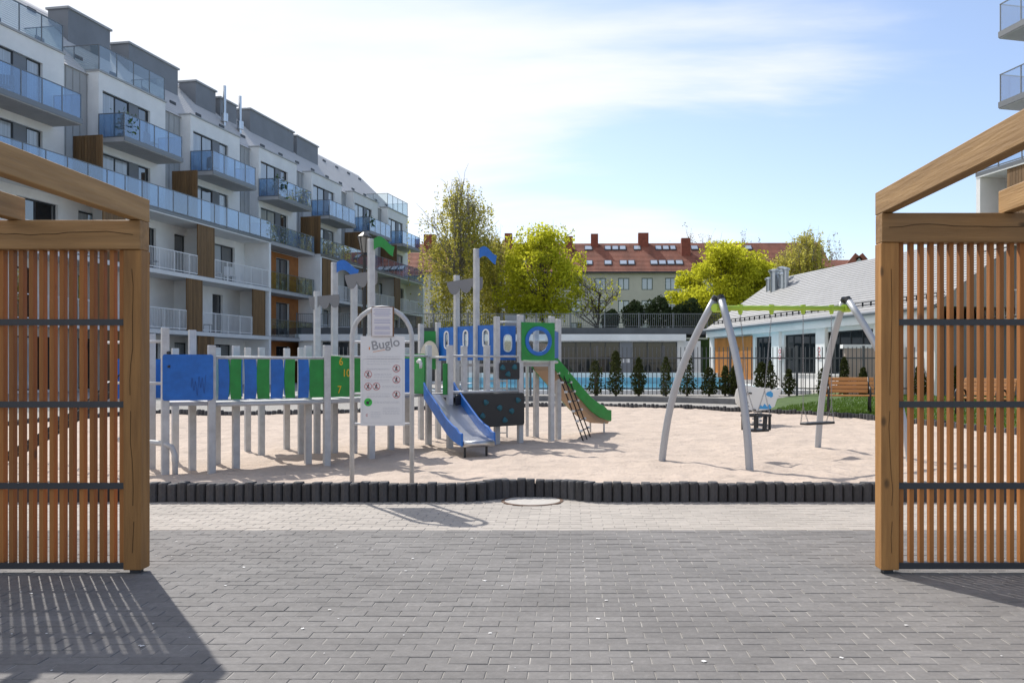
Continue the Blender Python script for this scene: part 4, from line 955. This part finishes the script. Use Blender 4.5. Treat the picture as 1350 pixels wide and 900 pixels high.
def chain(b, p, q, n=None):
    p = Vector(p); q = Vector(q); n = n or int((q-p).length/.035); d = (q-p).normalized(); s = d.cross(Vector((0,1,0))).normalized(); t_ = d.cross(s)
    for i in range(n):
        c0 = p.lerp(q, (i+.5)/n); a = s if i % 2 else t_; h_ = d*.024; w = a*.008
        b.tube([c0-h_, c0-h_*.5+w, c0+h_*.5+w, c0+h_, c0+h_*.5-w, c0-h_*.5-w, c0-h_], .0032, 4, cap=False)
zs = .60
flat = empty('flat_swing_seat', ((hang[2].x+hang[3].x)/2, (hang[2].y+hang[3].y)/2, zs), math.atan2(bd_.y, bd_.x)); tag(flat, 'flat black rubber swing seat hanging on chains', 'swing seat')
Lh_ = (hang[3]-hang[2]).length; MB().plate(rrect(-Lh_/2,Lh_/2,-.09,.09,.05), (0,0,0), (1,0,0), .035, up=(0,1,0)).build('seat', slate, flat, bevel=.006)
for sg in (-1, 1):
    b = MB(); chain(b, (sg*Lh_/2, 0, hang[2].z-.09-zs), (sg*Lh_*.5, 0, .26))
    for sy in (-.07,.07): chain(b, (sg*Lh_*.5, 0, .26), (sg*(Lh_/2-.03), sy, .02))
    b.build('chain', chainm, flat)

zs = .55
bu = empty('toddler_swing_seat', ((hang[0].x+hang[1].x)/2, (hang[0].y+hang[1].y)/2, zs), math.atan2(bd_.y, bd_.x)); tag(bu, 'black cradle swing seat for toddlers hanging on chains', 'swing seat')
MB().plate(rrect(-.16,.16,-.13,.13,.05), (0,0,0), (1,0,0), .035, up=(0,1,0)).build('seat', slate, bu, bevel=.005)
b = MB()
for y in (-.13,.13): b.bar((-.16,y,.21),(.16,y,.21), .03, .035)
for x in (-.15,.15): b.bar((x,-.13,.21),(x,.13,.21), .03, .035)
for x in (-.145,.145):
    for y in (-.12,.12): b.bar((x,y,.0),(x,y,.21), .028)
b.bar((.05,-.13,.21),(.03,-.13,0), .06, .028); b.build('cradle', slate, bu)
Lq = (hang[1]-hang[0]).length
for sg in (-1, 1):
    b = MB(); chain(b, (sg*Lq/2, 0, hang[0].z-.09-zs), (sg*.17, 0, .55))
    for sy in (-.12,.12): chain(b, (sg*.17,0,.55), (sg*.15, sy, .23))
    b.build('chain', chainm, bu)


# ================================================================ spring rider
p = GP(998, 560); SR = empty('spring_rider', p, .12); SR.scale = (1.18,1.18,1.18); tag(SR, 'white whale shaped spring rider with blue prints in the sand behind the swing', 'spring rider')
hull = [(-.38,.42),(-.40,.55),(-.37,.68),(-.28,.76),(-.15,.76),(-.05,.71),(.02,.735),(.10,.70),(.2,.72),(.27,.66),(.36,.68),(.46,.72),(.40,.60),(.34,.48),(.30,.36),(.18,.30),(-.1,.28),(-.28,.32)]
wr = mat('rider_white', (.72,.72,.7), .4)
for sy in (-.13, .13): MB().plate(hull, (0,sy,0), (1,0,0), .02).build('side_panel', wr, SR)
sp_ = MB(); 
for sy in (-.142,):
    sp_.plate(circ(.2,.6,.07,.05,n=12), (0,sy,0), (1,0,0), .004); sp_.plate([(-.02,.32),(.02,.40),(.06,.36),(.1,.42),(.15,.36),(.2,.41),(.24,.34),(.2,.31)], (0,sy,0), (1,0,0), .004); sp_.plate([(.17,.64),(.23,.66),(.27,.56),(.22,.53)], (0,sy-.003,0), (1,0,0), .004)
sp_.build('print', mat('print_sky_blue', (.05,.32,.65), .5), SR)
sp_ = MB(); sp_.plate(circ(-.28,.60,.022,n=10), (0,-.142,0), (1,0,0), .004); sp_.plate(circ(-.24,.44,.02,n=10), (0,-.142,0), (1,0,0), .004); sp_.bar((-.36,.0-.142,.46),(-.2,-.142,.36), .004, .012); sp_.build('print', blk, SR)
MB().box(-.16,.14,-.119,.119,.40,.43).build('seat', slate, SR); MB().tube([(-.2,-.25,.62),(-.2,.25,.62)], .016, 8).build('handle', slate, SR); MB().tube([(-.12,-.26,.30),(-.12,.26,.30)], .016, 8).build('footrest', slate, SR)
MB().tube([(.09*math.cos(i*.5), .09*math.sin(i*.5), .02+i*.0056) for i in range(50)], .013, 6).build('spring', mat('spring_steel', (.5,.5,.5), .4, metal=.5), SR)
MB().box(-.16,.16,-.16,.16,-.06,.022).build('base_plate', slate, SR)

# ================================================================ benches, lamp
bw = wood('bench_slat', (.50,.23,.07), (.34,.14,.035), axis=0); iron = mat('cast_iron', (.012,.012,.014), .45)
def bench(loc, rz, label):
    t = empty('park_bench', loc, rz); tag(t, label, 'bench', 'park benches on the lawn')
    for i in range(4): MB().box(-.66,.66,-.24+i*.105,-.15+i*.105,.42,.455).build('seat_slat', bw, t, bevel=.004)
    for i in range(4): MB().add(*(lambda z, y: ([(-.66,y,z),(.66,y,z),(.66,y+.035,z+.005),(-.66,y+.035,z+.005),(-.66,y+.025,z+.09),(.66,y+.025,z+.09),(.66,y+.06,z+.095),(-.66,y+.06,z+.095)], [(0,3,2,1),(4,5,6,7),(0,1,5,4),(1,2,6,5),(2,3,7,6),(3,0,4,7)]))(.50+i*.105, .20+i*.032)).build('back_slat', bw, t, bevel=.004)
    for s in (-.52, .52):
        MB().tube([(s,-.26,0),(s,-.22,.2),(s,-.24,.40),(s,-.26,.56),(s,-.2,.64),(s,-.05,.66),(s,.12,.62),(s,.2,.5)], .026, 8).build('arm_leg', iron, t, smooth=True)
        MB().tube([(s,-.24,.405),(s,.16,.405),(s,.2,.48),(s,.34,.92)], .024, 8).build('frame', iron, t, smooth=True)
        MB().tube([(s,.16,.405),(s,.22,.2),(s,.3,0)], .026, 8).build('leg', iron, t, smooth=True)
bench((7.38, 22.6, .25), math.radians(-14), 'slatted wooden bench with black cast iron legs at the end near the spring rider')
bench((9.75, 20.2, .26), math.radians(-58), 'slatted wooden bench with black cast iron legs seen behind the pergola slats')
bench((11.3, 18.1, .26), math.radians(-60), 'slatted wooden bench with black legs farthest from the spring rider')
LP = empty('street_lamp', ((480.5-CX)*22.6/F, 22.6, .1)); tag(LP, 'black lamp post with tapered glass lantern in front of the apartment block', 'street lamp')
MB().tube([(0,0,0),(0,0,.8),(0,0,.85),(0,0,4.25)], [.075,.075,.05,.042], 10).build('pole', iron, LP)
MB().tube([(0,0,4.25),(0,0,4.3),(0,0,4.36)], [.05,.09,.07], 8).build('lantern_collar', iron, LP); MB().tube([(0,0,4.76),(0,0,4.79),(0,0,4.9)], [.19,.19,.05], 8).build('lantern_cap', iron, LP)
for k in range(6):
    t = k*math.pi/3; MB().bar((.086*math.cos(t),.086*math.sin(t),4.36),(.167*math.cos(t),.167*math.sin(t),4.76), .014).build('lantern_bar', iron, LP)
MB().tube([(0,0,4.36),(0,0,4.76)], [.085,.165], 6).build('lantern_glass', mat('lantern_pane', (.22,.22,.21), .15), LP)
# ================================================================ vegetation
bark = mat('bark', (.10,.08,.06), .9, var=.3, vscale=6); bark_l = mat('birch_bark', (.34,.31,.27), .9, var=.6, vscale=3)
def leaf_cloud(P, size, name, m, parent, flat=.0):
    n = len(P); a = rng.normal(size=(n,3)); a /= np.linalg.norm(a,axis=1)[:,None]; b = rng.normal(size=(n,3)); b -= (a*b).sum(1)[:,None]*a; b /= np.linalg.norm(b,axis=1)[:,None]
    s = size*rng.uniform(.6,1.3,(n,1)); V = np.stack([P-a*s, P+b*s*.55, P+a*s, P-b*s*.55], 1).reshape(-1,3)
    me = bpy.data.meshes.new(name); me.vertices.add(n*4); me.vertices.foreach_set('co', V.ravel()); me.loops.add(n*4); me.loops.foreach_set('vertex_index', np.arange(n*4)); me.polygons.add(n)
    me.polygons.foreach_set('loop_start', np.arange(n)*4); me.polygons.foreach_set('loop_total', np.full(n,4)); me.update(calc_edges=True); me.validate(); me.materials.append(m)
    return link(name, me, parent)
def tree(name, loc, hgt, width, label, lm, nleaf, lsize, base=.28, depth=4, weep=0, dens=1.0, bk=None, group=None, seed=1, spread=.5):
    t = empty(name, loc); tag(t, label, 'tree', group); R = random.Random(seed); b = MB(); tips = []
    def grow(p, d, ln, r, lv):
        n = 4; pts = [p]; q = p
        for i in range(n):
            d = (d+Vector((R.uniform(-.18,.18), R.uniform(-.18,.18), R.uniform(-.04,.14)))).normalized(); q = q+d*ln/n; pts.append(q)
            if lv >= 2: tips.append((q.copy(), lv))
        b.tube(pts, [r*(1-.45*i/n) for i in range(n+1)], 6 if lv < 2 else 4, cap=False)
        if lv >= depth: return
        k = R.choice((3,4,4)) if lv else 8
        for i in range(k):
            a = R.uniform(0,6.283); s = spread*R.uniform(.75,1.5); ax = Vector((math.cos(a)*s, math.sin(a)*s, R.uniform(.1,.75) if lv else R.uniform(.35,1.1))).normalized()
            grow(pts[R.choice((2,3,4)) if lv else R.choice((2,3,3,4,4))], (d*.45+ax).normalized(), ln*R.uniform(.52,.74), r*.52, lv+1)
    trunk = hgt*base
    grow(Vector((0,0,-.2)), Vector((0,0,1)), trunk+hgt*.22, hgt*.016, 0)
    P = np.array([tuple(q) for q, l in tips]); 
    # fit to the measured crown
    ext = np.percentile(np.abs(P[:,:2]), 96); k = (width/2)/max(ext, .1); kz = hgt/max(P[:,2].max(), .1)
    V = np.array(b.v); w = np.clip(V[:,2]/trunk, 0, 1); V[:,0] *= 1+(k-1)*w; V[:,1] *= 1+(k-1)*w; V[:,2] *= kz; b.v = [tuple(v) for v in V]
    b.build('trunk', bk or bark, t)
    P[:,:2] *= k; P[:,2] *= kz
    if nleaf:
        i = rng.integers(0, len(P), nleaf); Q = P[i]+rng.normal(size=(nleaf,3))*np.array((.34,.34,.28))*width/7
        if weep:
            drop = rng.exponential(weep, nleaf); drop = np.minimum(drop, np.maximum(Q[:,2]-hgt*.13, 0)); Q = P[i]+rng.normal(size=(nleaf,3))*.16; Q[:,2] -= drop
        leaf_cloud(Q, lsize, 'crown', lm, t)
    return t
yg = leafmat('leaf_yellow_green', (.56,.56,.045), .62); yg2 = leafmat('leaf_spring_green', (.24,.28,.03), .55); ol_ = leafmat('leaf_olive', (.50,.46,.10), .6); dk_ = leafmat('leaf_dark', (.05,.07,.03), .2); br = leafmat('leaf_bud', (.22,.16,.08), .3)
def crown_tree(name, loc, hgt, width, label, lm, nleaf, lsize, low=.15, nclump=70, csize=.55, weep=0, bk=None, group=None, seed=1, top=1.0, lean=0):
    t = empty(name, loc); tag(t, label, 'tree', group); R = np.random.default_rng(seed); b = MB()
    zc, rz, rx = hgt*(1+low)/2, hgt*(1-low)/2, width/2
    v = R.normal(size=(nclump,3)); v /= np.linalg.norm(v,axis=1)[:,None]; rad = R.uniform(.25,1,nclump)**.45
    Cn = v*rad[:,None]*np.array((rx,rx,rz))*(.93+.14*R.random((nclump,1))); k = 1-.45*np.clip(Cn[:,2]/rz,0,1)**1.5*top; Cn[:,:2] *= k[:,None]; Cn[:,2] += zc
    fork = hgt*(low+.12); r0 = hgt*.019
    tk = [Vector((0,0,-.3)), Vector((.05,.03,fork*.5)), Vector((-.04,.05,fork)), Vector((.1,-.05,fork+hgt*.22)), Vector((0,.08,hgt*.8))]
    b.tube(tk, [r0*1.25,r0,r0*.85,r0*.5,r0*.12], 8)
    for c in Cn:                                   # a limb from the stem to each clump
        c = Vector(c); s = tk[2].lerp(tk[4], min(.85, max(0, (c.z-fork)/hgt*.8))*R.uniform(.3,.9)); mid = s.lerp(c, .5)+Vector((R.normal()*.2, R.normal()*.2, .12*hgt*R.uniform(.0,.5)))
        pts = [s.lerp(mid, q).lerp(mid.lerp(c, q), q) for q in (0,.25,.5,.75,1)]; b.tube(pts, [r0*.32,r0*.25,r0*.18,r0*.12,r0*.06], 5, cap=False)
        for _ in range(5):
            e = c+Vector(tuple(R.normal(size=3)*csize*1.2)); b.tube([pts[3], c.lerp(e,.5), e], [r0*.1,r0*.06,r0*.03], 3, cap=False)
    b.build('trunk', bk or bark, t)
    if nleaf:
        w = R.uniform(.5,1.5,nclump); i = R.choice(nclump, nleaf, p=w/w.sum()); sz = R.uniform(.6,1.25,nclump)[i][:,None]
        Q = Cn[i]+np.clip(R.normal(size=(nleaf,3)), -1.5, 1.5)*csize*sz*np.array((1,1,.8))
        if weep:
            strand = R.integers(0, 9, nleaf)+i*9; off = np.random.default_rng(seed+5).normal(size=(nclump*9,2))*csize*1.1; dr = R.exponential(weep, nleaf)
            Q = Cn[i].copy(); Q[:,:2] += off[strand]+R.normal(size=(nleaf,2))*.06; Q[:,2] -= np.minimum(dr, np.maximum(Q[:,2]-hgt*.1, 0)); Q[:,2] += R.normal(size=nleaf)*.15
        leaf_cloud(Q, lsize, 'crown', lm, t)
    return t
crown_tree('birch_tree', (-8.7, 66, 3.3), 12.6, 6.2, 'tall drooping birch with thin olive foliage beside the apartment block', ol_, 21000, .095, .25, 95, .5, weep=1.7, bk=bark_l, seed=4, top=1.1)
crown_tree('birch_tree', (-5.9, 69, 3.3), 9.2, 4.4, 'smaller drooping birch between the tall birch and the maple', ol_, 14000, .095, .2, 60, .45, weep=1.3, bk=bark_l, seed=9)
crown_tree('maple_tree', (-2.1, 64, 3.3), 8.5, 6.1, 'yellow green maple with an open crown in front of the red roof', yg, 17000, .12, .14, 75, .5, seed=3, top=.8)
tree('bare_tree', (1.9, 62, 3.3), 5.0, 3.6, 'small nearly bare tree with a few buds beside the maple', yg, 500, .1, .2, 4, seed=6, spread=.6)
crown_tree('lime_tree', (11.5, 64, 3.3), 7.1, 8.0, 'broad round yellow green tree behind the pool house gable', yg, 36000, .12, .02, 110, .52, seed=12, top=.55)
crown_tree('birch_tree', (20.7, 76, 3.3), 10.4, 6.0, 'drooping brownish birch behind the pool house ridge', ol_, 24000, .1, .1, 90, .5, weep=1.4, bk=bark_l, seed=14)
for i, (px, top, w, lb_) in enumerate(((893,293,4.5,'widest bare treetop showing over the red roof near a chimney'),(938,300,4,'low bare treetop over the red roof beyond the round lime tree'),(980,301,3.5,'faint bare treetop over the end of the red roof'),(1098,303,2.5,'thin bare treetop beside the distant gabled house'))):
    Y = 140; tree('distant_tree', ((px-CX)*Y/F, Y, 3), (H+(HY-top)*Y/F)-3, w, lb_, br, 900, .14, .5, 4, group='bare treetops behind the red roof', seed=20+i, spread=.5)
def bush(name, loc, w, h, label, n, m, ls, group=None, cone=False):
    t = empty(name, loc); tag(t, label, 'shrub' if not cone else 'conifer', group)
    MB().tube([(0,0,-.1),(0,0,h*.7)], [.05,.015], 6).build('trunk', bark, t)
    u = rng.random(n); a = rng.uniform(0,6.283,n)
    if cone: ph = rng.random(3)*6; r = w/2*np.minimum((1-u)**.5+.05, .6+u*1.5)*np.sqrt(rng.uniform(.15,1.1,n))*(1+.28*np.sin(a*2+u*9+ph[0])+.18*np.sin(a*5-u*23+ph[1])); P = np.stack([r*np.cos(a), r*np.sin(a), .08+u*h*.97], 1)
    else:
        v = rng.normal(size=(n,3)); v /= np.linalg.norm(v,axis=1)[:,None]; rr = rng.uniform(.55,1.05,(n,1)); P = v*rr*np.array((w/2,w/2,h/2)); P[:,2] += h/2; P += .12*np.sin(P[:,[1,2,0]]*5)
    leaf_cloud(P, ls, 'foliage', m, t); return t
th = leafmat('thuja', (.06,.07,.025), .2)
for i, (px, hpx) in enumerate(((785,52),(812,56),(842,60),(878,52),(906,55),(935,44),(956,46),(968,40),(1004,42),(1016,44),(1040,38),(1086,46),(1113,50),(1138,42),(1213,40),(1262,46))):
    Y = 31.2 if i % 2 else 31.5; bush('thuja_shrub', ((px-CX)*Y/F, Y, .36), .42+.3*random.random(), hpx*Y/F*random.uniform(.75,1.05), 'young columnar thuja planted along the pool fence', int(rng.integers(600,1300)), th, .05, 'thujas along the fence', True)
for px, top, w, in ((836,396,1.6),(869,390,1.9),(893,402,1.2),(912,393,1.8),(806,407,1.2)):
    Y = 58.5; bush('pine_shrub', ((px-CX)*Y/F, Y+random.uniform(0,1.5), 3.95), w, (HY-top)*Y/F+H-3.95, 'dark evergreen shrub on the pavilion roof terrace behind the railing', 2200, dk_, .11, 'evergreen shrubs on the roof terrace')
# grass on the lawn
n = 42000; GPt = []
ang = rng.random(n); ii = (ang*(q1-2)).astype(int); fr = rng.random(n)
OLa = np.array(OL); base = OLa[ii]+(OLa[ii+1]-OLa[ii])*fr[:,None]; vv = base-cen; vv /= np.linalg.norm(vv,axis=1)[:,None]; dist = .2+rng.random(n)**1.4*9.5
XY = base+vv*dist[:,None]; zg = np.interp(dist, [.12,1.2,6,30], [.2,.27,.38,.38])
hgt = rng.uniform(.03,.085,n); a = rng.uniform(0,6.283,n); dx = np.stack([np.cos(a),np.sin(a)],1)*.012; lean = rng.normal(size=(n,2))*.02
V = np.empty((n,3,3)); V[:,0,:2] = XY-dx; V[:,1,:2] = XY+dx; V[:,2,:2] = XY+lean; V[:,0,2] = V[:,1,2] = zg-.005; V[:,2,2] = zg+hgt
me = bpy.data.meshes.new('grass'); me.from_pydata(V.reshape(-1,3).tolist(), [], np.arange(n*3).reshape(-1,3).tolist()); me.materials.append(leafmat('grass_blade', (.10,.17,.03), .4))
tag(link('grass', me), 'short green grass on the lawn beside the sandpit', 'grass', kind='stuff')
# blossom petals and crumbs on the paving
b = MB()
for i in range(70):
    x = random.uniform(-3.6, 3.2); y = random.uniform(3.9, 7.2); s = random.uniform(.004,.014); a = random.random()*6
    k = 6; b.add([(x+math.cos(a+t*6.283/k)*s*random.uniform(.6,1.3), y+math.sin(a+t*6.283/k)*s*random.uniform(.6,1.3), .003+.002*(t % 2)) for t in range(k)], [tuple(range(k))])
tag(b.build('fallen_petals', mat('petal', (.75,.74,.72), .8)), 'pale fallen petals scattered over the dark paving', 'petals', kind='stuff')
